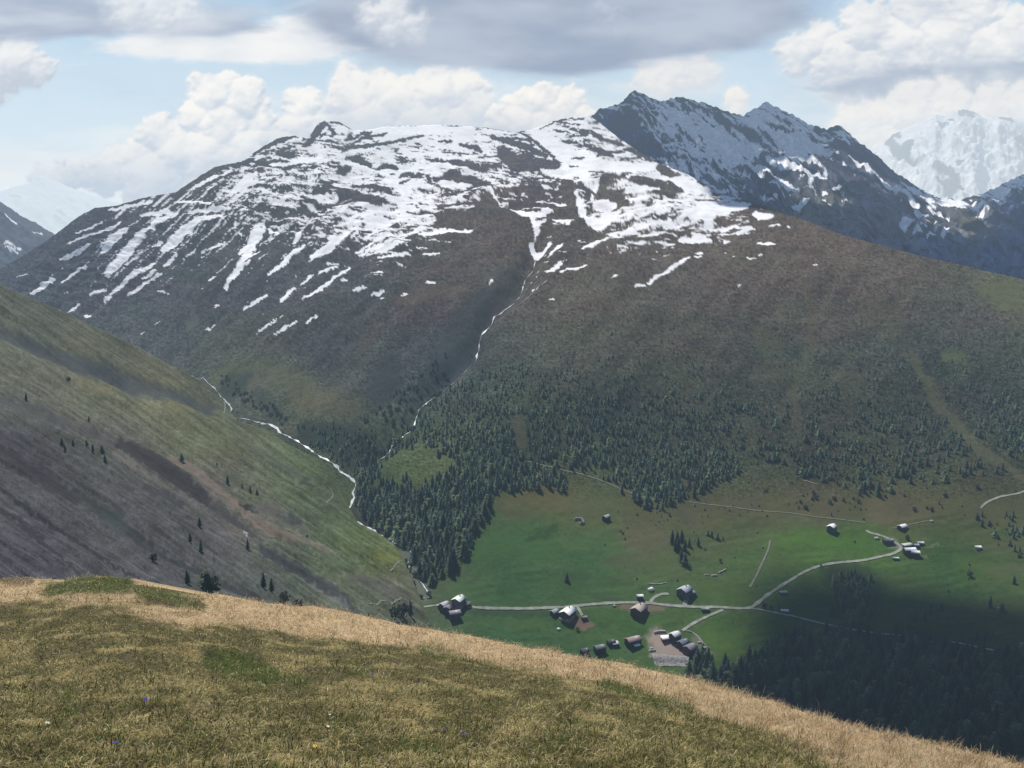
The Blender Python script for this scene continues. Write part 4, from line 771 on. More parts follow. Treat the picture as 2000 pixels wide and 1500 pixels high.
house('barn', 'barn', 1624, 1040, 12, 10, 8, 48, (238, 238, 236), (80, 92, 94), 'lone tall barn with a white roof at the top of the upper meadow', door=True, windows=2)
house('barn', 'barn', 1762, 1033, 12, 9, 4.0, 32, (226, 230, 230), (70, 68, 70), 'low barn with a white roof above the upper hamlet at the end of the road', door=True)
house('barn', 'barn', 1734, 1062, 13, 8, 4.6, 4, (100, 102, 112), (80, 74, 84), 'long dark barn with a slate roof in the fork of the upper road', windows=3)
house('shed', 'shed', 1772, 1069, 14, 5, 3.4, 18, (180, 188, 176), (92, 92, 88), 'narrow pale-roofed shed at the back of the upper hamlet beside the road bend', shed=True, rise=0.9)
house('farmhouse', 'house', 1776, 1082, 15, 9, 7, 6, (232, 234, 236), (70, 62, 68), 'wide dark farmhouse with a white roof in front of the upper hamlet', windows=4, door=True)
house('barn', 'barn', 1787, 1086, 10, 8, 6, -10, (204, 204, 208), (64, 58, 64), 'light grey roofed barn joined to the right of the upper hamlet farmhouse', door=True)
house('hut', 'hut', 1797, 1064, 8, 5, 3.0, 0, (196, 198, 200), (74, 78, 88), 'hut with a pale roof at the upper right corner of the upper hamlet')
house('hut', 'hut', 1789, 1069, 6, 5, 3.4, 10, (158, 164, 172), (74, 76, 86), 'small blue-grey roofed hut in the middle of the upper hamlet')
house('hut', 'hut', 1909.5, 1073, 7, 5, 2.8, 0, (238, 240, 240), (150, 150, 150), 'lone white hut far right of the upper hamlet on the open slope')
house('hut', 'hut', 1529, 1159, 9, 5, 2.2, 8, (150, 156, 156), (84, 88, 88), 'low pale-roofed hut just right of the rising road on the shaded meadow')
house('hut', 'hut', 1532, 1196, 8, 4.5, 3.0, -8, (196, 204, 208), (72, 76, 82), 'white-roofed hut on the shaded road leading into the dark wood')
house('hut', 'hut', 1749, 1093, 7, 4, 2.4, 0, (180, 186, 182), (64, 68, 68), 'low pale hut just under the road below the upper hamlet')

# stone walls, ruins and boulders
def rubble_wall(pts, hgt, wid, label, sheet=C, seed=3, mat=None, cat='stone wall', name='stone_wall'):
    """a wall of piled stones as one mesh following the ground"""
    q = curve_pts(pts, 2.0) if len(pts) > 2 else np.linspace(pts[0], pts[1], max(4, int(np.hypot(pts[1][0] - pts[0][0], pts[1][1] - pts[0][1]) / 2) + 1))
    p = sheet.sample(q[:, 0], q[:, 1])
    t = np.gradient(p[:, :2], axis=0); t /= np.maximum(np.linalg.norm(t, axis=1, keepdims=True), 1e-6)
    s = np.stack([-t[:, 1], t[:, 0]], 1)
    r = np.random.default_rng(seed)
    V = []
    for k, z in ((-1, -2.5), (-0.9, hgt), (0.9, hgt), (1, -2.5)):
        o = p.copy(); o[:, :2] += s * wid * 0.5 * k; o[:, 2] += z + (r.uniform(-0.25, 0.25, len(p)) * hgt if z > 0 else 0)
        V.append(o)
    V = np.stack(V, 1); org = p[0]
    f = grid_faces(len(q), 4)
    n = len(q) * 4
    caps = np.array([(0, 1, 2, 3), (n - 1, n - 2, n - 3, n - 4)])
    o = link(name, make_mesh(name, V.reshape(-1, 3) - org, np.concatenate([f, caps]), mat or m_base), loc=Vector(org))
    return tag(o, label, cat)

m_wall = flat_mat('grey_rubble', (0.20, 0.195, 0.19), 0.95, 0.45, 0.45)
# retaining wall of the stony yard: a tall battered face with a gravel terrace above
ua = C.sample(1271, 1278); ub = C.sample(1346, 1283); la = C.sample(1280, 1300); lb = C.sample(1344, 1302)
nn = 40
ts = np.linspace(0, 1, nn)[:, None]
rr = np.random.default_rng(5)
rows = []
for s in np.linspace(0, 1, 16):
    a = ua * (1 - s) + la * s; b = ub * (1 - s) + lb * s
    r_ = a * (1 - ts) + b * ts
    r_[:, 2] += 2.2 * math.sin(math.pi * min(1, s * 1.2 + 0.12)) + rr.uniform(-0.35, 0.35, nn)
    r_[:, 1] += rr.uniform(-0.6, 0.6, nn)
    rows.append(r_)
rw = np.stack(rows, 0)
o = link('retaining_wall', make_mesh('retaining_wall', rw.reshape(-1, 3) - ua, grid_faces(16, nn), m_wall), loc=Vector(ua))
tag(o, 'broad grey stone embankment holding up the stony yard of the maroon barn', 'retaining wall')
rubble_wall([(1277, 1236), (1290, 1234), (1300, 1234)], 1.6, 3.0, 'long heap of pale stones at the upper left rim of the stony yard', seed=6, mat=m_gravel, cat='stone heap', name='stone_heap')
rubble_wall([(1268, 1272), (1280, 1270)], 1.2, 3.0, 'short pale stone wall at the left tip of the stony yard', seed=7, mat=m_gravel)
rubble_wall([(1341, 1232), (1356, 1238), (1370, 1252), (1379, 1266)], 0.9, 1.6, 'dark curved wall running round the right side of the stony yard', seed=8)
rubble_wall([(1390, 1126), (1400, 1125)], 1.2, 2.5, 'low ruined wall of pale stones, the left one on the meadow above the grey farmhouse', seed=9, mat=m_gravel)
rubble_wall([(1404, 1120), (1418, 1113)], 1.2, 1.6, 'slanting pale stone wall, right of the low ruined wall on the meadow', seed=10, mat=m_gravel)
rubble_wall([(1376, 1124), (1384, 1124)], 0.8, 1.6, 'tiny scrap of stone wall, furthest left on the meadow above the grey farmhouse', seed=11, mat=m_gravel)
rubble_wall([(1122, 1018), (1128, 1016), (1136, 1018), (1140, 1024), (1132, 1026)], 2.8, 1.6, 'roofless stone ruin at the top edge of the big green meadow', seed=12, mat=m_base, cat='ruin', name='stone_ruin')
rubble_wall([(1265, 1140), (1290, 1141), (1302, 1138)], 0.7, 1.4, 'thin pale field wall on the meadow left of the grey farmhouse', seed=13, mat=m_gravel)

def rock_mesh(r, seed, name='boulder', sub=2):
    u = np.linspace(0, 2 * np.pi, 11)[:-1]; w = np.linspace(-0.5 * np.pi + 0.3, 0.5 * np.pi - 0.25, 6)
    V = np.array([(math.cos(b) * math.cos(a), math.cos(b) * math.sin(a), math.sin(b)) for b in w for a in u])
    k = 1 + 0.35 * perlin(V[:, 0] * 1.3 + seed, V[:, 1] * 1.3 + V[:, 2] * 1.7, seed)
    V = V * k[:, None] * np.array([r, r * 0.8, r * 0.65])
    i = np.arange(60).reshape(6, 10)
    f = np.stack([i[:-1].ravel(), np.roll(i, -1, 1)[:-1].ravel(), np.roll(i, -1, 1)[1:].ravel(), i[1:].ravel()], 1)
    caps = [tuple(reversed(range(10))), tuple(range(50, 60))]
    return make_mesh(name, V, [f, np.array(caps)], None)
m_rock = flat_mat('pale_rock', (0.42, 0.44, 0.40), 0.95, 0.25, 0.6)
m_white = flat_mat('white_rock', (0.75, 0.76, 0.74), 0.9, 0.1, 0.6)
for k, (x, y, r, lab, m) in enumerate([
    (1271, 1153, 3.6, 'white boulder on the grass above and right of the small white-roofed hut', m_white), (1091, 1230, 2.2, 'small white boulder below the dazzling white-roofed farmhouse', m_white), (1273, 1268, 2.3, 'whitish boulder at the left edge of the stony yard', m_rock),
    (1366, 1256, 2.0, 'pale boulder by the curved wall, upper of two right of the maroon barn', m_rock), (1376, 1266, 2.0, 'pale boulder by the curved wall, lower of two right of the maroon barn', m_rock), (1347, 1277, 1.2, 'small pale boulder at the foot of the maroon barn', m_rock),
    (1200, 1184, 2.0, 'pale boulder under the road left of the brown earth yard', m_rock), (1712, 1053, 2.8, 'yellowish haystack, built as a boulder, in the grass under the upper road', m_rock), (1820, 1020, 2.2, 'pale boulder at the end of the faint path above the upper hamlet', m_rock), (1952, 1190, 1.8, 'small pale boulder on the shaded meadow near the right edge', m_rock)]):  # the yellowish one is a haystack made from the rock mesh
    me = rock_mesh(r, 40 + k); me.materials.append(m)
    o = link('boulder', me, loc=Vector(C.sample(x, y)) + Vector((0, 0, r * 0.3)))
    tag(o, lab, 'boulder')

# ------------------------------------------------------------------ trees
def conifer(seed, slim=0.17, tiers=9, pts=11):
    """crown of ragged drooping whorls, unit height; returns verts, tris, shade"""
    r = np.random.default_rng(seed)
    V, T, S = [], [], []
    for i in range(tiers):
        t = i / (tiers - 1)
        zt = 0.20 + 0.80 * (t ** 0.9)
        rad = slim * (1 - t) ** (0.6 if seed % 2 else 0.75) * r.uniform(0.85, 1.15) + 0.012
        zl = zt - 0.13 * (1 - 0.5 * t) - 0.02
        cx, cy = r.normal(0, 0.012, 2)
        base = len(V)
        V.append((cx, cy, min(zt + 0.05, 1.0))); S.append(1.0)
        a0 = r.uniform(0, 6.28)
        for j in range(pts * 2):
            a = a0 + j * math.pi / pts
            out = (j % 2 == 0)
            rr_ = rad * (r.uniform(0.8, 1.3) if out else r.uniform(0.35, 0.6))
            V.append((cx + math.cos(a) * rr_, cy + math.sin(a) * rr_, zl + (r.uniform(-0.03, 0.01) if out else 0.045))); S.append(1.08 if out else 0.72)  # crown shading put into the colour: inner points darker than tips
        for j in range(pts * 2):
            T.append((base, base + 1 + j, base + 1 + (j + 1) % (pts * 2)))
    return np.array(V), np.array(T), np.array(S)

def bush(seed, n=90):
    r = np.random.default_rng(seed)
    V, T, S = [], [], []
    for i in range(n):
        d = r.normal(0, 1, 3); d /= np.linalg.norm(d); rad = r.uniform(0.55, 1.0)
        c = d * rad * np.array([0.42, 0.42, 0.40]) * (1 + 0.3 * math.sin(3 * d[0] + seed) * math.cos(4 * d[1])) + np.array([0, 0, 0.5])
        b = len(V); s = r.uniform(0.07, 0.14)
        u = r.normal(0, 1, 3); u /= np.linalg.norm(u); w = np.cross(d, u); w /= max(np.linalg.norm(w), 1e-6)
        for (p, q) in ((1, 0), (-0.5, 0.8), (-0.5, -0.8)):
            V.append(c + u * s * p + w * s * q + d * r.uniform(-0.04, 0.04)); S.append(r.uniform(0.7, 1.2) * (0.6 + 0.5 * c[2]))  # shade in the colour too: leaves darker towards the bottom
        T.append((b, b + 1, b + 2))
        V.append(c - d * 0.05 + u * s * 1.2); V.append(c - d * 0.03 - u * s * 1.1 + w * 0.5 * s); V.append(c + d * 0.06 + w * s); S += [0.5, 0.6, 0.9]
        T.append((b + 3, b + 4, b + 5))
    return np.array(V), np.array(T), np.array(S)

VAR = [conifer(500 + i, slim=[0.19, 0.24, 0.36, 0.21, 0.28, 0.40][i], tiers=[10, 9, 6, 11, 8, 6][i], pts=[9, 10, 9, 8, 10, 9][i]) for i in range(6)]
BUSH = [bush(600 + i) for i in range(3)]
GREEN = 1.75 * np.array([[0.026, 0.045, 0.036], [0.022, 0.040, 0.032], [0.034, 0.056, 0.040], [0.024, 0.042, 0.038], [0.030, 0.050, 0.034], [0.046, 0.066, 0.036]])
BUSHC = np.array([0.06, 0.085, 0.06])
m_crown = attr_mat('conifer_needles', 0.25, 0.3, 0.0, 1.0, rand=0.35, rough=0.9, transl=0.25)
m_bark = flat_mat('bark', (0.07, 0.055, 0.045), 0.95, 0.3, 1.5)

# where trees stand: (sheet, photo point, height m, variety, stand)
trees = []
def add_tree(sheet, x, y, h, v=None, stand='', kind='conifer'):
    trees.append([sheet, x, y, h, int(RNG.integers(0, 6)) if v is None else v, stand, kind])

edgeF = [(690, 985), (705, 930), (722, 898), (742, 862), (770, 835), (800, 805), (840, 770), (900, 745), (960, 715), (1010, 690), (1100, 660), (1200, 640), (1300, 630), (1400, 615), (1500, 600), (1620, 600), (1750, 600), (1880, 590), (2060, 590),
         (2060, 870), (1990, 905), (1950, 935), (1905, 930), (1860, 950), (1800, 945), (1765, 965), (1700, 975), (1640, 955), (1560, 930), (1500, 905), (1440, 930), (1400, 950), (1350, 975), (1320, 992), (1270, 1000), (1235, 985), (1190, 945), (1150, 925), (1110, 935), (1105, 965), (1080, 955), (1040, 962), (985, 975), (960, 988), (958, 1018), (940, 1030), (922, 1060), (918, 1082), (892, 1096), (888, 1118), (862, 1132), (845, 1145), (828, 1150), (818, 1120), (800, 1085), (760, 1055), (720, 1025)]
def densF(x, y):
    d = np.where(inpoly(x, y, edgeF), 1.0, 0.0)
    core = tps_d(x, y)
    d = d * np.clip(core - 0.15 - 0.22 * sm(840, 700, y) * sm(950, 1150, x) + 1.5 * fbm(x / 40, y / 24, 5, 701, 0.6), 0, 1)
    for pts, w in [([(1570, 560), (1592, 640), (1570, 720), (1545, 765), (1558, 850)], 13), ([(1775, 690), (1830, 790), (1900, 870), (2000, 935)], 14), ([(1012, 830), (1018, 870)], 16), ([(1480, 655), (1520, 680)], 20), ([(1480, 730), (1530, 725)], 22), ([(1640, 745), (1680, 750)], 16), ([(1700, 600), (1740, 640), (1760, 670)], 24), ([(1850, 700), (1880, 705)], 12),
                   ([(1030, 903), (1100, 920), (1190, 945), (1260, 972)], 3.5), ([(830, 770), (812, 798), (790, 835), (760, 858), (722, 890)], 5)]:
        q, _ = polyline_dist(x, y, pts); d = d * sm(w * 0.6, w * 1.3, q)
    d = d * (((x - 808) / 68) ** 2 + ((y - 912) / 38) ** 2 + 0.9 * fbm(x / 30, y / 22, 3, 703) > 1)
    return d
tps_d = tps([(x, y, v) for x, y, v in [(700, 960, 1.1), (760, 880, 0.9), (850, 800, 0.9), (900, 760, 0.7), (1000, 700, 0.15), (1000, 760, 0.75), (1000, 820, 0.85), (900, 900, 1.2), (850, 1000, 1.5), (800, 1060, 1.5), (860, 1110, 1.5), (930, 1010, 1.4), (1050, 920, 1.0), (1150, 880, 0.9), (1150, 780, 0.75), (1150, 700, 0.25), (1250, 660, -0.1), (1250, 760, 0.6), (1250, 860, 0.95), (1280, 960, 1.1), (1350, 900, 1.1), (1400, 800, 0.7), (1400, 700, 0.2), (1420, 640, 0.0), (1480, 880, 0.5),
        (1550, 640, 0.3), (1600, 700, 0.25), (1520, 780, 0.25), (1600, 800, 0.55), (1650, 880, 0.6), (1700, 800, 0.55), (1750, 740, 0.45), (1700, 930, 0.6), (1800, 850, 0.6), (1850, 780, 0.6), (1900, 700, 0.35), (1850, 640, 0.1), (1950, 650, 0.2), (1950, 780, 0.7), (1980, 860, 0.8), (1850, 920, 0.4), (1300, 620, -0.3), (1700, 600, -0.05), (1120, 950, 0.7)]])
gx, gy = np.meshgrid(np.arange(680, 2060, 7.0), np.arange(575, 1160, 5.0))
gx = (gx + RNG.uniform(-4, 4, gx.shape)).ravel(); gy = (gy + RNG.uniform(-3, 3, gy.shape)).ravel()
dn = densF(gx, gy)
Yt = depC(gx, gy)
acc = RNG.uniform(0, 1, len(gx)) < dn * np.clip((Yt / 1350) ** 2, 0.3, 1.0)
for x, y, Yd in zip(gx[acc], gy[acc], Yt[acc]):
    hh = np.interp(y, [580, 680, 800, 900, 1000, 1100], [4.0, 5.8, 8.6, 10.8, 14.5, 18]) * RNG.choice([0.5, 0.75, 0.95, 1.05, 1.3]) * RNG.uniform(0.8, 1.15)
    if x > 1200: hh *= 0.88
    add_tree(C, x, y, hh, stand='slope')
# shrubs and small trees beyond the left bank and in the ravine
for k in range(240):
    x = RNG.uniform(575, 735); y = RNG.uniform(838, 935)
    if y > 838 + (x - 575) * 0.42 + 45 or y < 836 + max(0, (600 - x)) * 0.3: continue
    if y < 850 and x > 690: continue
    d, _ = polyline_dist(np.array([x]), np.array([y]), [(536, 838), (600, 878), (655, 910), (690, 945)])
    if d[0] < 8: continue
    add_tree(C, x, y, RNG.uniform(6, 12), stand='slope')
for k in range(150):
    x = RNG.uniform(690, 880); y = 905 - (x - 700) * 0.8 + RNG.uniform(-75, -5)
    if RNG.uniform() < 0.75: add_tree(C, x, y, RNG.uniform(4, 8), stand='slope', kind='bush')
for k in range(60):
    x = RNG.uniform(430, 560); y = 745 + (x - 430) * 0.65 + RNG.uniform(-14, 14)
    add_tree(C, x, y, RNG.uniform(4, 8), stand='slope', kind='bush')
# sparse trees on the open upper slope and round the meadows
gx, gy = RNG.uniform(1000, 2050, 700), RNG.uniform(545, 720, 700)
for x, y in zip(gx, gy):
    if RNG.uniform() < 0.75 * sm(540, 700, y) * sm(980, 1200, x + (y - 560)): add_tree(C, x, y, RNG.uniform(3.0, 6.5), stand='slope')
for k in range(90):
    x = RNG.uniform(1900, 2060); y = RNG.uniform(1005, 1110)
    if y > 1010 + (2000 - x) * -0.2 and y < 1000 + (x - 1880) * 0.85: add_tree(C, x, y, RNG.uniform(5, 11), stand='slope')
for k in range(150):
    x = RNG.uniform(1230, 1950); y = RNG.uniform(945, 1010)
    if fbm(np.array([x / 50]), np.array([y / 30]), 2, 77)[0] > 0.05: add_tree(C, x, y, RNG.uniform(2.5, 7), stand='slope', kind='bush' if RNG.uniform() < 0.5 else 'conifer')
for k in range(170):
    x = RNG.uniform(1180, 1990); y = RNG.uniform(985, 1160)
    if y < 1055 + (x - 1180) * -0.06 + 40 * fbm(np.array([x / 90]), np.array([y / 50]), 2, 79)[0] or RNG.uniform() < 0.12:
        if abs(x - 1760) > 60: add_tree(C, x, y, RNG.uniform(1.2, 3.2), stand='slope', kind='bush')
# lower right wood, in the cloud's shadow
woodE = [(1345, 1318), (1352, 1296), (1378, 1288), (1392, 1312), (1415, 1318), (1432, 1310), (1452, 1300), (1470, 1288), (1495, 1275), (1520, 1255), (1560, 1240), (1600, 1232), (1680, 1246), (1770, 1256), (1850, 1268), (1940, 1285), (2080, 1290), (2080, 1478), (1500, 1478), (1345, 1400)]
gx, gy = np.meshgrid(np.arange(1340, 2080, 13.0), np.arange(1230, 1475, 8.5))
gx = (gx + RNG.uniform(-6, 6, gx.shape)).ravel(); gy = (gy + RNG.uniform(-4, 4, gy.shape)).ravel()
ok = inpoly(gx, gy, woodE) & (RNG.uniform(0, 1, len(gx)) < 0.9)
for x, y in zip(gx[ok], gy[ok]): add_tree(C, x, y, RNG.uniform(13, 21) * (1.0 if x > 1480 else 1.1), stand='wood')
for k in range(130):
    x = RNG.uniform(1625, 1700); y = RNG.uniform(1125, 1230)
    add_tree(C, x + (y - 1125) * 0.1, y, RNG.uniform(5, 11), stand='wood')
for k in range(110):
    x = RNG.uniform(1500, 2060); y = RNG.uniform(1185, 1262)
    if fbm(np.array([x / 60]), np.array([y / 40]), 3, 78)[0] > 0.02: add_tree(C, x, y, RNG.uniform(6, 13), stand='wood')

LONE = [  # trees one can tell apart, each with its own label
    (C, 1107, 1136, 11, 'conifer', 'lone dark conifer in the middle of the big green meadow'),
    (C, 1372, 1300, 26, 'conifer', 'tallest dark spruce beside the foot of the grey stone embankment'), (C, 1362, 1302, 20, 'conifer', 'shorter spruce leaning on the tallest one beside the grey stone embankment'),
    (C, 1463, 1302, 24, 'conifer', 'tall pointed spruce standing clear of the dark wood on the lower meadow'), (C, 1416, 1306, 18, 'conifer', 'mid-sized spruce between the stone embankment and the pointed spruce'),
    (C, 1128, 1232, 4.5, 'bush', 'small dark bush under the bare brown earth patch'), (C, 1738, 1054, 0.1, 'skip', ''), (C, 1772, 1054, 6.5, 'bush', 'round green bush between the white-roofed low barn and the upper hamlet'),
    (C, 1493, 1188, 7, 'bush', 'dark bush at the road junction where the shaded road begins'), (C, 1506, 1191, 6, 'bush', 'second dark bush along the shaded road past the junction'),
    (C, 1407, 1098, 4.5, 'bush', 'small dark bush on the meadow above the slanting stone wall'), (C, 1894, 1128, 8, 'bush', 'dark bush alone on the shaded slope below the lone white hut'), (C, 1980, 1140, 10, 'conifer', 'upper dark tree at the right edge of the shaded slope'),
    (B, 802, 1204, 17, 'conifer', 'dark spruce rising over the dry grass beside the stream mouth'), (B, 788, 1206, 13, 'bush', 'round leafy tree left of the spruce by the stream mouth'), (B, 772, 1210, 12, 'bush', 'grey-green leafy tree peeping over the dry grass by the stream'),
    (B, 720, 1216, 9, 'conifer', 'short dark spruce peeping over the dry grass where the hill path starts'), (C, 838, 1166, 7, 'bush', 'round bush at the corner of the green meadow by the stream'),
    (B, 127, 882, 9, 'conifer', 'lower tree of the pair, first on the bare slope from the picture edge'), (B, 121, 866, 11, 'conifer', 'upper tree of the pair, first on the bare slope from the picture edge'), (B, 143, 870, 9, 'conifer', 'single tree between the first pair and the clump on the bare slope'),
    (B, 170, 876, 9, 'conifer', 'first tree of the clump of three on the bare slope'), (B, 182, 886, 10, 'conifer', 'middle tree of the clump of three on the bare slope'), (B, 200, 890, 13, 'conifer', 'tallest tree of the clump of three on the bare slope'), (B, 206, 904, 11, 'conifer', 'tree standing just below the tallest of the clump on the bare slope'),
    (B, 355, 898, 14, 'conifer', 'lone tree at the top of the pale tan gully streak'), (B, 445, 946, 13, 'conifer', 'tree standing furthest up in the line right of the tan gully streak'), (B, 489, 962, 11, 'conifer', 'slim upper tree of the trio right of the tan gully streak'), (B, 490 + 12, 968, 9, 'conifer', 'lowest tree of the trio right of the tan gully streak'), (B, 473, 952, 8, 'conifer', 'smallest tree of the trio right of the tan gully streak'),
    (B, 52, 786, 10, 'conifer', 'lone tree high on the grassy shoulder near the picture edge'), (B, 174, 828, 8, 'conifer', 'lone tree on the grassy shoulder above the clump of three'), (B, 390, 1032, 12, 'conifer', 'upper tree on the scree below the dark gully'), (B, 372, 1064, 11, 'conifer', 'left tree of the pair on the scree above the dry grass'), (B, 393, 1080, 13, 'conifer', 'right tree of the pair on the scree above the dry grass'), (B, 484, 1072, 14, 'conifer', 'lone tree under the dark crag at the end of the tan streak'),
    (B, 366, 1136, 9, 'conifer', 'small tree just over the dry grass left of the dark thicket'), (B, 405, 1150, 14, 'conifer', 'highest tree of the dark thicket over the dry grass'), (B, 416, 1156, 11, 'bush', 'bushy tree of the dark thicket over the dry grass'), (B, 395, 1142, 10, 'conifer', 'left tree of the dark thicket over the dry grass'),
    (B, 515, 1142, 12, 'conifer', 'left tree of the pair near the lower end of the scree'), (B, 530, 1146, 11, 'conifer', 'right tree of the pair near the lower end of the scree'), (B, 555, 1170, 9, 'bush', 'bush below the pair near the lower end of the scree'), (B, 588, 1188, 10, 'conifer', 'lowest tree of the scree, touching the dry grass'), (B, 580, 1182, 8, 'bush', 'bush touching the lowest tree of the scree'),
    (B, 134, 746, 8, 'bush', 'small dark bush on the pale grass of the upper shoulder'), (B, 300, 1090, 5, 'bush', 'dark bush on the scree left of the pair of trees'), (B, 424, 912, 5, 'bush', 'small bush beside the tan streak, above the line of trees'), (B, 600, 1050, 5, 'bush', 'bush on the grassy bank above the yellow-green strip')]
CL = 'clump of conifers on the meadow above the grey farmhouse'
for (x, y, h) in [(1313, 1062, 18), (1322, 1066, 20), (1331, 1058, 17), (1325, 1078, 19), (1337, 1076, 16), (1330, 1098, 18), (1338, 1104, 17), (1318, 1076, 15), (1346, 1068, 13)]:
    add_tree(C, x, y, h, stand='clump')
for (x, y, h) in [(1364, 1066, 12), (1390, 1050, 9), (1401, 1054, 10), (1382, 1046, 8), (1412, 1056, 6)]:
    add_tree(C, x, y, h, stand='meadow')
for x, y in [(x, y) for x, y in zip(RNG.uniform(775, 838, 60), RNG.uniform(1085, 1195, 60)) if abs((x - 800) - (y - 1100) * 0.42) < 20]:
    add_tree(C, x, y, RNG.uniform(3.5, 7.5), stand='bank', kind='bush')

# how much of each tree the photo can show: nearest first over a coarse buffer
def project(p):
    d = p[1] * CT - (p[2] - CZ) * ST
    return 1000 + F * p[0] / d, 750 - F * (p[1] * ST + (p[2] - CZ) * CT) / d, d
crest = [(-1000, 1128), (-420, 1128), (0, 1132), (85, 1131), (150, 1128), (215, 1128), (250, 1131), (290, 1142), (360, 1160), (420, 1160), (480, 1168), (560, 1180), (640, 1192), (720, 1208), (800, 1222), (870, 1238), (950, 1250), (1000, 1258), (1100, 1276), (1200, 1295), (1300, 1320), (1400, 1343), (1470, 1362), (1560, 1388), (1640, 1414), (1750, 1434), (1850, 1462), (1950, 1487), (2000, 1500), (2200, 1556), (2440, 1640), (3000, 1830)]
crx, cry = np.array(crest).T
xy = np.array([(t[1], t[2]) for t in trees])
TP = np.empty((len(trees), 3))
for sh in (B, C):
    m = np.array([t[0] is sh for t in trees]); 
    if m.any(): TP[m] = sh.sample(xy[m, 0], xy[m, 1])
buf = np.zeros((400, 560), bool)
order = np.argsort(TP[:, 1]); vis = np.zeros(len(trees))
for i in order:
    u, v, d = project(TP[i]); h = trees[i][3] * F / d; w = h * 0.34
    x0, x1 = int((u - w / 2) / 4) + 30, int((u + w / 2) / 4) + 31; y0, y1 = int((v - h) / 4), int(v / 4) + 1
    if x0 < 30 or x1 > 530 or y0 < 0 or y1 > 399: continue
    s = buf[y0:y1, x0:x1]
    yy = np.arange(y0, y1)[:, None] * 4; cc = np.interp((np.arange(x0, x1) - 30) * 4, crx, cry)[None]
    fr = (~s) & (yy < cc - 4)
    vis[i] = fr.sum() / 1.0
    s[:] = True
single = set(np.argsort(-vis)[:215].tolist())
single |= {i for i, t in enumerate(trees) if t[5] in ('clump', 'meadow')}

crown_me = {}
def crown_mesh(kind, v):
    if (kind, v) not in crown_me:
        Vv, T, S = VAR[v] if kind == 'conifer' else BUSH[v % 3]
        base = GREEN[v] if kind == 'conifer' else BUSHC
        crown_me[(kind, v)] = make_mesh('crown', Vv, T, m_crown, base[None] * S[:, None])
    return crown_me[(kind, v)]
def trunk_mesh():
    n = 7; a = np.linspace(0, 2 * np.pi, n, endpoint=False)
    V = np.concatenate([np.stack([np.cos(a) * r, np.sin(a) * r, np.full(n, z)], 1) for r, z in ((0.028, -0.08), (0.02, 0.12), (0.014, 0.4), (0.004, 0.9))])
    i = np.arange(4 * n).reshape(4, n)
    f = np.stack([i[:-1].ravel(), np.roll(i, -1, 1)[:-1].ravel(), np.roll(i, -1, 1)[1:].ravel(), i[1:].ravel()], 1)
    return make_mesh('trunk', V, f, m_bark, smooth=True)
TRUNK = trunk_mesh()
def single_tree(p, h, kind, v, label, group, name):
    r = bpy.data.objects.new(name, None); COL.objects.link(r)
    r.location = Vector(p); r.rotation_euler = (0, 0, float(RNG.uniform(0, 6.28)))
    k = RNG.uniform(0.9, 1.15)
    if kind == 'bush': r.scale = (h * 0.95, h * 0.95, h)
    else: r.scale = (h * k, h * k, h)
    link('trunk', TRUNK, r); link('crown', crown_mesh(kind, v), r)
    tag(r, label, 'bush' if name == 'bush' else 'tree', group)
    return r
LBL = {'wood': ('dark conifer in the shaded wood at the lower right beyond the dry grass', 'conifers of the shaded wood'),
       'slope': ('dark green conifer among the wooded slope between the stream and the meadows', 'conifers on the wooded slope'),
       'clump': ('dark conifer of the tight clump standing on the meadow above the grey farmhouse', 'clump of conifers on the meadow'),
       'meadow': ('small conifer standing loose to the right of the tight meadow clump', 'loose small conifers by the clump'),
       'bank': ('grey-green bush on the stony stream bank left of the big meadow', 'bushes on the stream bank')}
for i in sorted(single):
    sh, x, y, h, v, stand, kind = trees[i]
    lab, grp = LBL[stand]
    if kind == 'bush' and stand != 'bank': lab, grp = ('low rounded bush scattered between the conifers of the wooded slope', 'bushes among the conifers')
    single_tree(TP[i], h, kind, v, lab, grp, 'bush' if kind == 'bush' else 'conifer_tree')
for sh, x, y, h, kind, lab in LONE:
    if kind == 'skip': continue
    if sh is B: h = h * (0.8 if y < 1090 else 1.15)
    single_tree(sh.sample(x, y), h, kind, int(RNG.integers(0, 6)), lab, None, 'bush' if kind == 'bush' else 'conifer_tree')

# all the rest of the woods reads as one mass
fv, ff, fc = [], [], []; nv = 0
rest = [i for i in range(len(trees)) if i not in single]
for i in rest:
    sh, x, y, h, v, stand, kind = trees[i]
    Vv, T, S = VAR[v] if kind == 'conifer' else BUSH[v % 3]
    a = RNG.uniform(0, 6.28); k = RNG.uniform(0.9, 1.15)
    c, s = math.cos(a), math.sin(a)
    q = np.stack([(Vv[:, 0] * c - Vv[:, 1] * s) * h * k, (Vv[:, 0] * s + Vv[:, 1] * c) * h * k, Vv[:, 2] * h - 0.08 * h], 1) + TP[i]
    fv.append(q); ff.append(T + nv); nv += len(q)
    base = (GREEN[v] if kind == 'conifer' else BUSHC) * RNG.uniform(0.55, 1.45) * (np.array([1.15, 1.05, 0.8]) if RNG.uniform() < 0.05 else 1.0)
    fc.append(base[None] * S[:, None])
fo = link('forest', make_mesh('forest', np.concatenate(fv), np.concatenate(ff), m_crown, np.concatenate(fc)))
tag(fo, 'dark conifer woods covering the slope above the meadows', 'forest', kind='stuff')
print('trees', len(trees), 'single', len(single) + len(LONE))

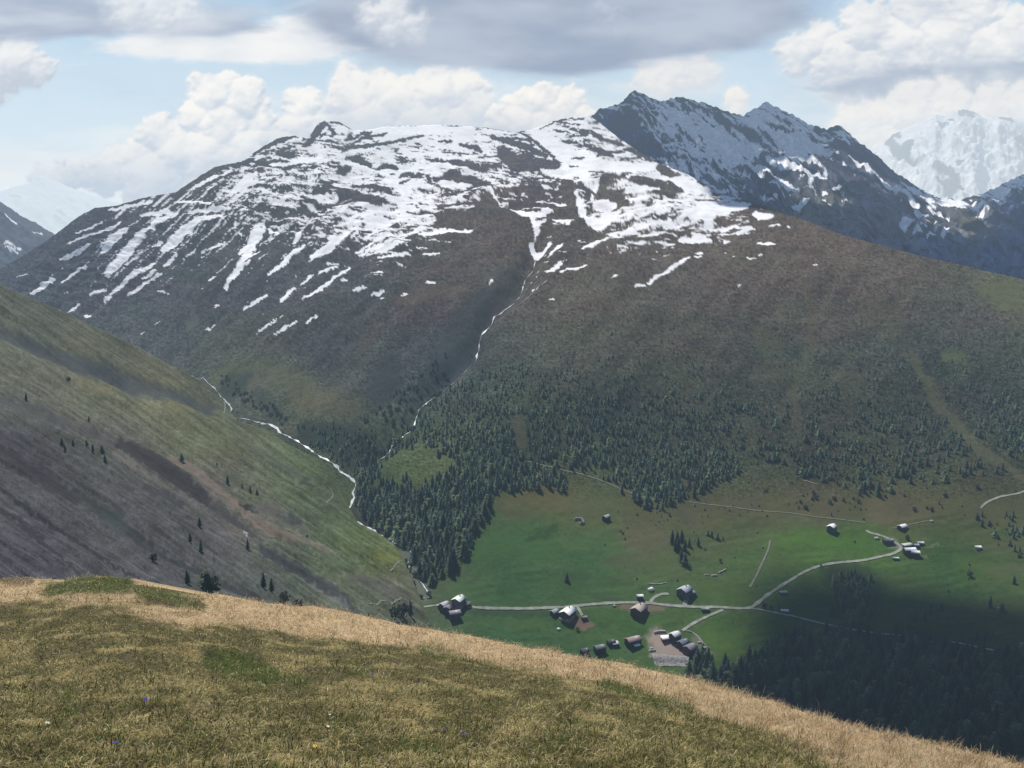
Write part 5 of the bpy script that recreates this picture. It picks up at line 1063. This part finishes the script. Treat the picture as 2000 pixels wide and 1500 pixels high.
# ------------------------------------------------------------------ foreground hilltop
ctlA = [(-400, 1120, 10.0), (0, 1132, 9.6), (500, 1170, 9.3), (1000, 1258, 8.6), (1500, 1370, 7.4), (2000, 1503, 6.2), (2400, 1640, 5.2), (200, 1128, 9.2), (0, 1250, 6.2), (500, 1260, 6.6), (1000, 1330, 6.3), (1500, 1430, 5.6),
        (0, 1500, 2.75), (500, 1500, 2.8), (1000, 1500, 3.0), (1500, 1500, 3.9), (2000, 1560, 4.4), (0, 1380, 4.0), (600, 1380, 4.2), (1100, 1420, 4.2), (1000, 2000, 1.1), (0, 2000, 1.1), (2000, 2000, 1.6), (2400, 2200, 1.3), (-400, 2200, 0.9)]
def reliefA(P, X, Yp):
    x, y = P[..., 0], P[..., 1]
    t = sm(0, 40, Yp - np.interp(X, crx, cry))
    return fbm(x / 0.9, y / 0.9, 4, 401) * 0.07 + fbm(x / 0.24, y / 0.24, 3, 402) * 0.032 + 0 * t
A = Sheet(-1000, 3000, 3.2, crest, 2200, 380, depth_field(ctlA), reliefA, power=1.6)
ax, ay = A.PX, A.PY
def ground_mix(X, Yp, P):
    """straw / olive / green / bare shares over the hilltop"""
    yc = np.interp(X, crx, cry); d = Yp - yc
    wx, wy = P[..., 0], P[..., 1]
    bw = np.interp(X, [-400, 0, 400, 800, 1000, 1200, 1500, 1800, 2100], [52, 52, 64, 52, 42, 48, 74, 90, 104])
    n = fbm(wx / 0.8, wy / 0.8, 4, 411)
    straw = sm(1.15, 0.75, d / bw + 0.55 * n)
    green = np.zeros(X.shape)
    strokes(X, Yp, green, [([(100, 1150), (180, 1145), (250, 1145)], 16, 1.0), ([(270, 1155), (330, 1165), (380, 1182)], 12, 0.9), ([(410, 1290), (470, 1305), (530, 1325)], 22, 1.2), ([(560, 1330), (600, 1340)], 12, 0.7), ([(820, 1265), (900, 1285)], 12, 0.7), ([(1180, 1340), (1290, 1375), (1350, 1390)], 12, 0.8), ([(660, 1300), (720, 1320)], 12, 0.4), ([(120, 1370), (140, 1385)], 16, 0.6), ([(780, 1445), (840, 1460)], 14, 0.5)], 1)
    green = np.clip(green, 0, 1)
    mound = np.zeros(X.shape); strokes(X, Yp, mound, [([(90, 1148), (200, 1142), (300, 1160), (385, 1182)], 22, 1.2)], 1)
    straw = straw * (1 - np.clip(mound, 0, 1) * sm(0.3, -0.15, fbm(wx / 0.35, wy / 0.35, 3, 412)))
    patch = sm(0.02, 0.3, fbm(wx / 0.34, wy / 0.30, 4, 421))
    pb = np.zeros(X.shape); strokes(X, Yp, pb, [([(640, 1365), (730, 1352), (820, 1372)], 24, 0.9), ([(0, 1262), (50, 1275)], 22, 0.8), ([(300, 1325), (420, 1345)], 20, 0.8), ([(370, 1395), (420, 1410)], 16, 0.8), ([(880, 1470), (1000, 1475)], 20, 0.9), ([(520, 1280), (560, 1300)], 12, 0.6), ([(430, 1450), (500, 1440)], 16, 0.6), ([(1000, 1400), (1080, 1420)], 18, 0.5), ([(1200, 1440), (1260, 1460)], 16, 0.5), ([(100, 1290), (180, 1300)], 14, 0.5)], 1)
    patch = np.clip(patch + pb * (0.6 + 0.8 * n), 0, 1)
    bare = sm(0.28, 0.5, fbm(wx / 0.26, wy / 0.20, 4, 431)) * (1 - straw)
    b2 = np.zeros(X.shape); strokes(X, Yp, b2, [([(190, 1450), (250, 1452)], 10, 0.7), ([(265, 1460), (340, 1458)], 9, 0.8), ([(200, 1378), (250, 1372)], 7, 0.6), ([(0, 1136), (60, 1134)], 8, 0.9), ([(340, 1180), (290, 1172)], 6, 0.8), ([(0, 1480), (60, 1490)], 18, 0.5), ([(900, 1430), (1000, 1440)], 14, 0.4)], 1)
    bare = np.clip(bare + b2, 0, 1)
    return straw, green, patch, bare
st, gr, pa, ba = ground_mix(ax, ay, A.P)
base = np.array([0.085, 0.075, 0.036]) * np.ones(ax.shape + (1,))
mixc = lambda b, c, k: b * (1 - k[..., None]) + np.array(c) * k[..., None]
gc = mixc(base, (0.22, 0.18, 0.08), pa); gc = mixc(gc, (0.40, 0.30, 0.17), st); gc = mixc(gc, (0.05, 0.065, 0.018), gr); gc = mixc(gc, (0.035, 0.027, 0.018), ba * 0.85)
gc *= (1 + 0.5 * fbm(A.P[..., 0] / 0.05, A.P[..., 1] / 0.05, 3, 441))[..., None]
A.build('ground', attr_mat('turf', 40.0, 0.5, 0.8, 0.02, haze=False), gc, back=((2, -1.0), (8, -6), (40, -40), (140, -150)))

# the hilltop goes on to both sides and behind
pm = (A.PY < 1560)
q = A.P[pm][::37]; M = np.stack([q[:, 0], q[:, 1], np.ones(len(q))], 1)
co = np.linalg.lstsq(M, q[:, 2], rcond=None)[0]
hx_, hy_ = np.meshgrid(np.concatenate([np.linspace(-70, -14, 24)[:-1], np.linspace(-14, 14, 70), np.linspace(14, 70, 24)[1:]]), np.concatenate([np.linspace(-40, -2, 20)[:-1], np.linspace(-2, 30, 70), np.linspace(30, 90, 14)[1:]]))
hz_ = co[0] * hx_ + co[1] * hy_ + co[2] - 0.22 - 0.035 * np.maximum(hy_ - 3.5, 0) ** 2 - 0.004 * np.maximum(np.abs(hx_) - 10, 0) ** 2 + fbm(hx_ / 0.9, hy_ / 0.9, 4, 401) * 0.07
hc_ = np.broadcast_to(np.array([0.20, 0.17, 0.08]), hx_.shape + (3,)) * (1 + 0.5 * fbm(hx_ / 0.5, hy_ / 0.5, 4, 413))[..., None]
ho = link('ground', make_mesh('ground', np.stack([hx_, hy_, hz_], -1).reshape(-1, 3), grid_faces(*hx_.shape)[:, ::-1], bpy.data.materials['turf'], hc_.reshape(-1, 3), True)); ho['kind'] = 'structure'

# grass blades
NB = 380000
u = np.concatenate([RNG.uniform(-120, 2120, 330000), RNG.uniform(-700, -120, 25000), RNG.uniform(2120, 2800, 25000)]); v = RNG.uniform(0, 1, NB)
ycr = np.interp(u, crx, cry)
bmx = np.maximum(1560, ycr + 120)
bp = ycr - 1 + (bmx - ycr) * v
keep = bp < bmx
u, bp = u[keep], np.maximum(bp[keep], ycr[keep] + 0.3)
nfar = 26000                                   # the far fringe, just behind the brow
P0 = A.sample(u, bp)
st, gr, pa, ba = ground_mix(u, bp, P0)
dist = np.linalg.norm(P0 - np.array([0, 0, CZ]), axis=1)
n = len(u)
# thin the turf on bare spots
keep = RNG.uniform(0, 1, n) > ba * 0.75
u, bp, P0, st, gr, pa, ba, dist = [q[keep] for q in (u, bp, P0, st, gr, pa, ba, dist)]
n = len(u)
# tussocks: blades gathered round common roots
NT = 5200
ti = RNG.integers(0, n, NT)
tsz = np.clip(0.022 * (dist[ti] / 3.2) ** 0.6, 0.02, 0.06)
per = 16
sel = np.repeat(ti, per)
rp = RNG.normal(0, 1, (len(sel), 2)) * np.repeat(tsz, per)[:, None]
P1 = P0[sel].copy(); P1[:, :2] += rp; P1[:, 2] -= 0.002
P0 = np.concatenate([P0, P1]); is_t = np.concatenate([np.zeros(n, bool), np.ones(len(sel), bool)])
t_az = np.concatenate([np.zeros(n), np.arctan2(rp[:, 1], rp[:, 0])])
t_pale = np.concatenate([np.zeros(n), np.repeat(RNG.uniform(0, 1, NT), per)])
u, bp, st, gr, pa, ba, dist = [np.concatenate([q, q[sel]]) for q in (u, bp, st, gr, pa, ba, dist)]
pa = np.where(is_t, np.where(t_pale > 0.45, 1.0, 0.0), pa); ba = np.where(is_t, 0.0, ba); gr = np.where(is_t & (t_pale < 0.3), 0.9, gr)
n = len(u)
tuft = fbm(P0[:, 0] / 0.16, P0[:, 1] / 0.16, 3, 451)
L = (0.030 + 0.048 * RNG.uniform(0, 1, n) ** 1.5) * (1 + 0.7 * np.clip(tuft, -0.6, 1)) * (1 + 0.55 * st)
W = np.maximum(0.0022 + 0.0020 * RNG.uniform(0, 1, n), dist * 0.00050) * (1 - 0.3 * st)
az = RNG.uniform(0, 2 * np.pi, n) + 0
lean = RNG.uniform(0.45, 1.6, n) * (1 - 0.1 * st)
flow = fbm(P0[:, 0] / 0.5, P0[:, 1] / 0.5, 2, 461) * 3 - 0.5
az = np.where(RNG.uniform(0, 1, n) < 0.5, az, flow + RNG.normal(0, 0.6, n))
az = np.where(is_t, t_az + RNG.normal(0, 0.5, n), az); L = np.where(is_t, L * 1.2, L) * 0.74; W = np.where(is_t, W * 1.15, W)
dx, dy = np.cos(az), np.sin(az)
hx, hy = -dy, dx
tw = RNG.uniform(-0.6, 0.6, n); wx_, wy_ = hx * np.cos(tw) - dx * np.sin(tw), hy * np.cos(tw) - dy * np.sin(tw)
curl = RNG.uniform(0.2, 1.0, n)
V = np.empty((n, 5, 3))
for k, (t, wf) in enumerate(((0.0, 1.0), (0.0, -1.0), (0.55, 0.75), (0.55, -0.75), (1.0, 0.0))):
    hor = L * t * np.sin(lean * (0.6 + 0.6 * t)); ver = L * t * np.cos(np.minimum(lean * (0.6 + 0.6 * t * (1 + curl)), 1.9))
    V[:, k, 0] = P0[:, 0] + dx * hor + wx_ * W * wf * 0.5
    V[:, k, 1] = P0[:, 1] + dy * hor + wy_ * W * wf * 0.5
    V[:, k, 2] = P0[:, 2] + ver - 0.002
pal = 0.98 * np.array([[0.25, 0.225, 0.085], [0.14, 0.165, 0.05], [0.44, 0.37, 0.16], [0.64, 0.54, 0.27], [0.08, 0.07, 0.04], [0.66, 0.58, 0.36]])
pr = np.stack([0.36 - 0.2 * pa, 0.40 + 0.5 * gr - 0.30 * pa, 0.12 + 0.28 * pa, 0.04 + 0.5 * pa, 0.20 + 0.40 * ba, 0.03 + 0.24 * pa], 1)
pr = np.clip(pr, 0, None); pr /= pr.sum(1, keepdims=True)
cs = np.cumsum(pr, 1); ch = (RNG.uniform(0, 1, n)[:, None] > cs).sum(1).clip(0, 5)
bc = pal[ch]
isS = RNG.uniform(0, 1, n) < st * 0.93
strawc = np.array([0.95, 1.02, 1.06]) * np.array([[0.72, 0.54, 0.35], [0.60, 0.43, 0.26], [0.84, 0.67, 0.46], [0.36, 0.24, 0.14]])[RNG.choice(4, n, p=[0.38, 0.3, 0.22, 0.10])]
bc = np.where(isS[:, None], strawc, bc)
isG = (RNG.uniform(0, 1, n) < gr * 0.6)
bc = np.where(isG[:, None], np.array([0.12, 0.165, 0.05]) * RNG.uniform(0.6, 1.5, n)[:, None], bc)
cl = fbm(P0[:, 0] / 0.22, P0[:, 1] / 0.22, 3, 471); cl2 = fbm(P0[:, 0] / 0.06, P0[:, 1] / 0.06, 2, 472)
bc = bc * (RNG.uniform(0.75, 1.25, n) * (1 + 0.5 * np.clip(cl, -0.8, 0.8) + 0.35 * cl2))[:, None]
brown = sm(0.05, 0.35, fbm(P0[:, 0] / 0.22, P0[:, 1] / 0.18, 3, 473)) * st  # brown clumps in the straw, with shadow darkening put into the blade colour
bc = bc * (1 - brown[:, None] * np.array([0.28, 0.38, 0.46]))
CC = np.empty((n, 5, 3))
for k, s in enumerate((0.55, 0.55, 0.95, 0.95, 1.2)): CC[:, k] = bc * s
i0 = (np.arange(n) * 5)[:, None]
quads = i0 + np.array([0, 1, 3, 2]); tris = i0 + np.array([2, 3, 4])
m_grass = attr_mat('grass_blades', 3.0, 0.12, 0.0, 1.0, haze=False, rough=0.75, transl=0.5)
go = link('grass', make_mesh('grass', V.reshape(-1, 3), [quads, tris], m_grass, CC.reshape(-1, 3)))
tag(go, 'short dry alpine grass, straw and olive green, covering the near hilltop', 'grass', kind='stuff')

# small flowers in the turf
m_petal = {'violet': flat_mat('violet_petal', (0.035, 0.02, 0.30), 0.6, 0.25, 40, haze=False), 'white': flat_mat('white_petal', (0.75, 0.75, 0.68), 0.7, 0.1, 40, haze=False), 'yellow': flat_mat('yellow_petal', (0.75, 0.52, 0.04), 0.7, 0.1, 40, haze=False)}
m_stem = flat_mat('flower_stem', (0.06, 0.09, 0.03), 0.8, 0.2, 30, haze=False)
def flower(x, y, size, colr, label, seed):
    p = A.sample(x, y); r = np.random.default_rng(seed)
    root = bpy.data.objects.new(colr + '_flower', None); COL.objects.link(root); root.location = Vector(p)
    root.rotation_euler = (float(r.uniform(-0.3, 0.1)), float(r.uniform(-0.3, 0.3)), float(r.uniform(0, 6)))
    hs = 0.035
    V, Fq = [], []
    for k in range(5):
        a = k * 2 * math.pi / 5 + r.uniform(-0.15, 0.15)
        ca, sa = math.cos(a), math.sin(a); b = len(V)
        for (rr_, ww, zz) in ((0.12, 0.10, 0.0), (0.6, 0.34, 0.18), (0.85, 0.28, 0.15), (1.0, 0.0, 0.05)):
            rr2, w2 = rr_ * size, ww * size
            V += [(ca * rr2 - sa * w2, sa * rr2 + ca * w2, hs + zz * size), (ca * rr2 + sa * w2, sa * rr2 - ca * w2, hs + zz * size)]
        for j in range(3): Fq.append((b + 2 * j, b + 2 * j + 1, b + 2 * j + 3, b + 2 * j + 2))
    link('petals', make_mesh('petals', np.array(V), np.array(Fq), m_petal[colr]), root)
    n_ = 5; a = np.linspace(0, 2 * np.pi, n_, endpoint=False)
    SV = np.concatenate([np.stack([np.cos(a) * .0014, np.sin(a) * .0014, np.full(n_, z)], 1) for z in (-0.01, hs)])
    i = np.arange(2 * n_).reshape(2, n_)
    link('stem', make_mesh('stem', SV, np.stack([i[0], np.roll(i[0], -1), np.roll(i[1], -1), i[1]], 1), m_stem), root)
    tag(root, label, 'flower')
for k, a in enumerate([(222, 1474, 0.011, 'violet', 'largest violet flower, low in the turf near the bottom edge'), (230, 1472, 0.009, 'violet', 'violet flower touching the largest one near the bottom edge'), (283, 1389, 0.011, 'violet', 'violet flower above the bare dark strips of turf'), (728, 1326, 0.011, 'violet', 'lone violet flower high up among the olive grass under the straw band'), (908, 1437, 0.009, 'violet', 'violet flower right of the faint purple one in the middle of the turf'), (866, 1434, 0.009, 'violet', 'faint violet flower in the middle of the turf'),
                       (90, 1418, 0.011, 'white', 'white flower standing alone near the left bottom corner'), (637, 1428, 0.008, 'white', 'small white flower beside the yellow one'), (643, 1406, 0.006, 'white', 'tiny white flower just above the small white one'), (614, 1453, 0.010, 'yellow', 'only yellow flower in the turf'), (1035, 1390, 0.006, 'violet', 'tiny dark violet flower furthest right in the turf')]):
    flower(*a, seed=900 + k)

# ------------------------------------------------------------------ sky backdrop
sxs = np.concatenate([np.linspace(-1700, -130, 30)[:-1], np.arange(-130, 2131, 2.3), np.linspace(2131, 3700, 30)[1:]])
sys_ = np.concatenate([np.linspace(-420, -20, 20)[:-1], np.arange(-20, 470, 2.1), np.linspace(470, 620, 12)[1:]])
SX, SY = np.meshgrid(sxs, sys_)
def lerp(a, b, t): return a * (1 - t[..., None]) + np.asarray(b, float) * t[..., None]
sky = np.stack([np.interp(SY, [-400, 0, 120, 250, 400, 520], c) for c in ((150, 178, 200, 210, 222, 226), (188, 207, 221, 228, 236, 238), (224, 231, 237, 240, 243, 243))], -1)
sky = sky + (fbm(SX / 300, SY / 120, 4, 801) * 8)[..., None] + (sm(700, 0, SX) * 5)[..., None]
wx1 = SX + fbm(SX / 50, SY / 44, 5, 811, 0.58) * 44; wy1 = SY + fbm(SX / 50, SY / 44, 5, 821, 0.58) * 36
def heap(circles, seed, soft=4.0, jag=1.0):
    soft = soft * 2.2
    """billowing cloud from overlapping puffs: mask and a height map to light it by"""
    H = np.full(SX.shape, -30.0)
    X = SX + (wx1 - SX) * jag * 0.5; Yp = SY + (wy1 - SY) * jag * 0.5
    r = np.random.default_rng(seed)
    puffs = []
    for (x, y, rad) in circles:
        puffs.append((x, y, rad))
        for k in range(12):
            a = r.uniform(0, 2 * math.pi); q = rad * r.uniform(0.25, 0.5)
            puffs.append((x + math.cos(a) * rad * r.uniform(0.6, 0.95), y + math.sin(a) * rad * r.uniform(0.6, 0.95), q))
    for (x, y, rad) in puffs:
        m = (np.abs(SX - x) < rad + 50) & (np.abs(SY - y) < rad + 50)
        d = np.hypot(X[m] - x, Yp[m] - y)
        h = np.where(d < rad, np.sqrt(np.maximum(rad * rad - d * d, 0)), -(d - rad))
        H[m] = np.maximum(H[m], h)
    m_ = sm(-soft, soft, H)
    for _ in range(3):
        H = (np.roll(H, 1, 0) + np.roll(H, -1, 0) + np.roll(H, 1, 1) + np.roll(H, -1, 1) + 2 * H) / 6
    return H, m_
def lit(H, k=1.0):
    gy, gx = np.gradient(np.maximum(H, 0)); gx = gx / 2.3; gy = gy / 2.1
    nz = 1 / np.sqrt(1 + gx ** 2 + gy ** 2)
    return np.clip((gx * 0.25 + gy * 0.85) * nz * k + 0.35 * nz, -0.6, 1.2)
def put(sky, H, m, top=(250, 249, 246), low=(206, 216, 228), op=1.0, yb=None, k=1.0):
    l = lit(H, k); l = l * 0.75 + fbm(SX / 34, SY / 26, 5, 831, 0.55) * 0.45 + fbm(SX / 110, SY / 70, 3, 833) * 0.5
    t = sm(-0.6, 0.85, l)
    if yb is not None: t = t * (1 - 0.75 * sm(yb[0], yb[1], SY))
    c = lerp(np.broadcast_to(np.array(low, float), SX.shape + (3,)), top, t)
    f = (m * op)[..., None]
    return sky * (1 - f) + c * f
def deck(sky, blobs, c0, c1, thr, soft, seed, op=0.95, sx=160, sy=46, amp=0.55):
    f = np.zeros(SX.shape)
    for (x, y, rx, ry, s) in blobs: f += s * np.exp(-((SX - x) / rx) ** 2 - ((SY - y) / ry) ** 2)
    n_ = fbm(SX / sx, SY / sy, 6, seed, 0.55)
    m = sm(thr - soft, thr + soft, f + amp * n_) * op
    c = lerp(np.broadcast_to(np.array(c0, float), SX.shape + (3,)), c1, sm(-0.5, 0.5, fbm(SX / (sx * 1.3), SY / (sy * 1.5), 4, seed + 5, 0.45)))
    return sky * (1 - m[..., None]) + c * m[..., None]
# veils, then heaps, then the grey decks
sky = deck(sky, [(100, 330, 330, 70, 0.7), (450, 330, 300, 60, 0.5), (1900, 190, 320, 110, 0.9), (760, 210, 260, 60, 0.6), (1200, 190, 300, 60, 0.3)], (228, 234, 239), (244, 244, 243), 0.5, 0.4, 851, 0.8)
sky = deck(sky, [(300, 85, 110, 22, 0.8), (440, 95, 160, 26, 1.0), (580, 75, 130, 40, 0.9), (650, 60, 90, 40, 0.6)], (232, 236, 240), (247, 247, 246), 0.45, 0.32, 853, 0.95, 90, 30, 0.6)
H, m = heap([(420, 190, 48), (470, 205, 48), (385, 235, 42), (440, 255, 60), (500, 245, 40), (310, 268, 46), (345, 300, 55), (270, 310, 40), (400, 310, 60), (480, 310, 70), (210, 338, 38), (300, 350, 60), (160, 340, 26), (120, 350, 28), (80, 352, 24), (420, 370, 60)], 861)
sky = put(sky, H, m, low=(198, 211, 226), yb=(230, 400))
H, m = heap([(588, 210, 38), (588, 250, 44), (620, 262, 34), (560, 285, 40)], 863); sky = put(sky, H, m, low=(200, 212, 226), yb=(200, 320))
H, m = heap([(690, 190, 52), (745, 175, 42), (780, 205, 52), (850, 190, 54), (905, 175, 42), (930, 215, 46), (720, 240, 60), (830, 245, 64), (900, 250, 50), (960, 250, 40)], 865, 7.0); sky = put(sky, H, m, (249, 247, 243), (203, 213, 226), 0.95, (160, 275))
H, m = heap([(1025, 205, 32), (1065, 200, 36), (1112, 205, 32), (1090, 232, 40), (1020, 235, 36), (975, 232, 28), (1135, 225, 22), (1060, 250, 40)], 867, 3.0); sky = put(sky, H, m, (252, 249, 244), (204, 213, 225), 1.0, (190, 285))
H, m = heap([(1270, 150, 34), (1320, 145, 42), (1365, 140, 36), (1300, 165, 34)], 869, 14.0, 1.4); sky = put(sky, H, m, (243, 239, 236), (220, 224, 230), 0.8)
H, m = heap([(1432, 192, 17), (1448, 190, 16), (1440, 208, 18)], 871, 4.0); sky = put(sky, H, m, (246, 243, 238), (224, 228, 232), 0.95)
H, m = heap([(1560, 110, 36), (1600, 85, 40), (1640, 120, 52), (1700, 60, 60), (1760, 95, 70), (1850, 70, 76), (1930, 95, 66), (1990, 70, 56), (1800, 30, 60), (1900, 20, 60), (1700, 150, 60), (1640, 160, 40)], 873, 9.0, 1.3); sky = put(sky, H, m, (247, 246, 244), (204, 213, 225), 0.95, (60, 260))
sky = deck(sky, [(1850, 165, 210, 34, 1.1), (2000, 160, 140, 40, 0.9), (1720, 180, 120, 24, 0.6), (1820, 10, 90, 30, 0.5)], (170, 184, 204), (190, 202, 217), 0.52, 0.35, 855, 0.85, 120, 30, 0.5)
H, m = heap([(1670, 245, 44), (1720, 235, 40), (1780, 215, 50), (1860, 205, 46), (1940, 215, 50), (2000, 210, 40), (1720, 270, 40), (1680, 275, 40)], 875, 12.0, 1.2); sky = put(sky, H, m, (246, 244, 241), (222, 228, 234), 0.85)
H, m = heap([(30, 120, 46), (-10, 130, 50), (62, 135, 34), (-20, 90, 40)], 877, 6.0, 1.2); sky = put(sky, H, m, (243, 244, 244), (196, 206, 220), 0.95, (110, 190))
sky = deck(sky, [(60, 30, 190, 34, 1.0), (240, 40, 210, 30, 1.0), (400, 46, 110, 24, 0.8), (100, -60, 500, 60, 1.0), (0, 60, 120, 20, 0.4)], (170, 183, 204), (206, 215, 226), 0.5, 0.4, 857, 0.95, 170, 34, 0.5)
H, m = heap([(250, 15, 34), (310, 8, 36), (360, 20, 26)], 879, 14.0, 1.3); sky = put(sky, H, m, (242, 244, 245), (210, 218, 228), 0.8)
sky = deck(sky, [(760, 60, 140, 50, 1.0), (960, 60, 200, 60, 1.25), (1150, 60, 210, 62, 1.4), (1330, 45, 170, 48, 1.25), (1450, 30, 110, 36, 0.9), (1050, 110, 170, 32, 0.8), (1100, -60, 600, 70, 1.4), (650, 20, 90, 30, 0.4)], (160, 174, 196), (188, 199, 214), 0.55, 0.34, 859, 0.97, 190, 52, 0.42)
H, m = heap([(735, 30, 26), (765, 20, 30), (800, 45, 24), (770, 52, 26)], 881, 12.0, 1.4); sky = put(sky, H, m, (246, 246, 246), (206, 214, 226), 0.85)
H, m = heap([(1190, 28, 20)], 883, 18.0, 1.6); sky = put(sky, H, m, (214, 222, 232), (186, 198, 214), 0.55)
sky = np.clip(sky, 0, 252)
RS = 90000.0
a = (SX - 1000) / F; b = (750 - SY) / F
dv = np.stack([a, CT + b * ST, -ST + b * CT], -1); dv /= np.linalg.norm(dv, axis=-1, keepdims=True)
m_sky, nt, N, K = new_mat('sky_with_clouds')
at = N.new('ShaderNodeAttribute'); at.attribute_name = 'col'
em = N.new('ShaderNodeEmission'); K.new(at.outputs['Color'], em.inputs['Color'])
finish(nt, em.outputs[0], haze=False); no_light(m_sky)
so = link('sky', make_mesh('sky', (dv * RS).reshape(-1, 3), grid_faces(len(sys_), len(sxs))[:, ::-1], m_sky, srgb(sky).reshape(-1, 3), True)); so['kind'] = 'structure'

# ------------------------------------------------------------------ daylight
SUN_EL, SUN_AZ = 54.0, -24.0                    # degrees; azimuth from straight ahead, minus = left
el, azr = math.radians(SUN_EL), math.radians(SUN_AZ)
SUNV = Vector((math.sin(azr) * math.cos(el), math.cos(azr) * math.cos(el), math.sin(el)))
sd = bpy.data.lights.new('sun', 'SUN'); sd.energy = 5.0; sd.angle = math.radians(0.9); sd.color = (1.0, 0.94, 0.86)
sun = bpy.data.objects.new('sun', sd); COL.objects.link(sun)
sun.rotation_euler = SUNV.to_track_quat('Z', 'Y').to_euler()
w = bpy.data.worlds.new('World'); scene.world = w; w.use_nodes = True
nt = w.node_tree; nt.nodes.clear()
st_ = nt.nodes.new('ShaderNodeTexSky'); st_.sky_type = 'NISHITA'; st_.sun_disc = False
st_.sun_elevation = el; st_.sun_rotation = azr; st_.altitude = 2000.0; st_.dust_density = 1.5
bg = nt.nodes.new('ShaderNodeBackground'); bg.inputs['Strength'].default_value = 0.105
ow = nt.nodes.new('ShaderNodeOutputWorld')
nt.links.new(st_.outputs[0], bg.inputs['Color']); nt.links.new(bg.outputs[0], ow.inputs['Surface'])

# unseen clouds above the frame, shaped to shade the wood and the massif
def ico(level=2):
    me = bpy.data.meshes.new('tmp')
    import bmesh
    bm = bmesh.new(); bmesh.ops.create_icosphere(bm, subdivisions=level, radius=1.0); bm.to_mesh(me); bm.free()
    v = np.empty(len(me.vertices) * 3); me.vertices.foreach_get('co', v)
    f = np.array([p.vertices[:] for p in me.polygons]); bpy.data.meshes.remove(me)
    return v.reshape(-1, 3), f
IV, IF = ico(2)
m_cloud = flat_mat('cloud_white', (0.85, 0.86, 0.88), 1.0, 0.05, 0.01, haze=False)
def cloud(pts, height, label):
    V, Fc = [], []; n_ = 0
    for (p, r) in pts:
        q = np.array(p) + np.array(SUNV) * height
        k = 1 + 0.25 * perlin(IV[:, 0] * 1.7 + q[0] * 0.01, IV[:, 1] * 1.7 + IV[:, 2] * 1.3 + q[1] * 0.01, 5)
        V.append(IV * k[:, None] * np.array([r, r, r * 0.6]) + q); Fc.append(IF + n_); n_ += len(IV)
    V = np.concatenate(V); o_ = V.mean(0)
    o = link('cloud', make_mesh('cloud', V - o_, np.concatenate(Fc), m_cloud, smooth=True), loc=Vector(o_))
    o['kind'] = 'structure'
    return o
shade = [(1490, 1212), (1506, 1188), (1545, 1175), (1590, 1142), (1640, 1128), (1700, 1140), (1770, 1160), (1850, 1178), (1930, 1190), (2020, 1200), (2300, 1230), (2400, 1480), (1440, 1490), (1470, 1330), (1500, 1270)]
pts = []
cx_, cy_ = np.meshgrid(np.arange(1440, 2400, 42.0), np.arange(1110, 1480, 26.0))
for x, y in zip(cx_.ravel() + RNG.uniform(-10, 10, cx_.size), cy_.ravel() + RNG.uniform(-7, 7, cx_.size)):
    if inpoly(np.array([x]), np.array([y]), shade)[0]: pts.append((C.sample(x, y), RNG.uniform(24, 38)))
    elif inpoly(np.array([x + 25.0]), np.array([y + 14.0]), shade)[0] and RNG.uniform() < 0.6: pts.append((C.sample(x, y), RNG.uniform(8, 18)))
cloud(pts, 4200.0, '')
pts = []
cx_, cy_ = np.meshgrid(np.arange(1150, 2400, 30.0), np.arange(170, 610, 24.0))
for x, y in zip(cx_.ravel() + RNG.uniform(-8, 8, cx_.size), cy_.ravel() + RNG.uniform(-8, 8, cx_.size)):
    yt = np.interp(x, *np.array(topD).T); yc = np.interp(x, *np.array(topC).T)
    lim = yc + np.interp(x, [1300, 1430, 1520], [-4, 4, 60])
    if math.hypot(x - 1600, (y - 360) * 1.5) < 105 or math.hypot(x - 1850, (y - 405) * 1.5) < 100: continue
    if yt - 10 < y < lim: pts.append((D.sample(x, y), RNG.uniform(120, 165)))
cloud(pts, 2400.0, '')

# ------------------------------------------------------------------ render settings
scene.view_settings.view_transform = 'Standard'
scene.view_settings.look = 'None'
scene.view_settings.exposure = 0.0
scene.view_settings.gamma = 1.0
scene.cycles.use_denoising = True
scene.cycles.max_bounces = 4
scene.cycles.diffuse_bounces = 2
scene.cycles.glossy_bounces = 1
scene.cycles.transmission_bounces = 2
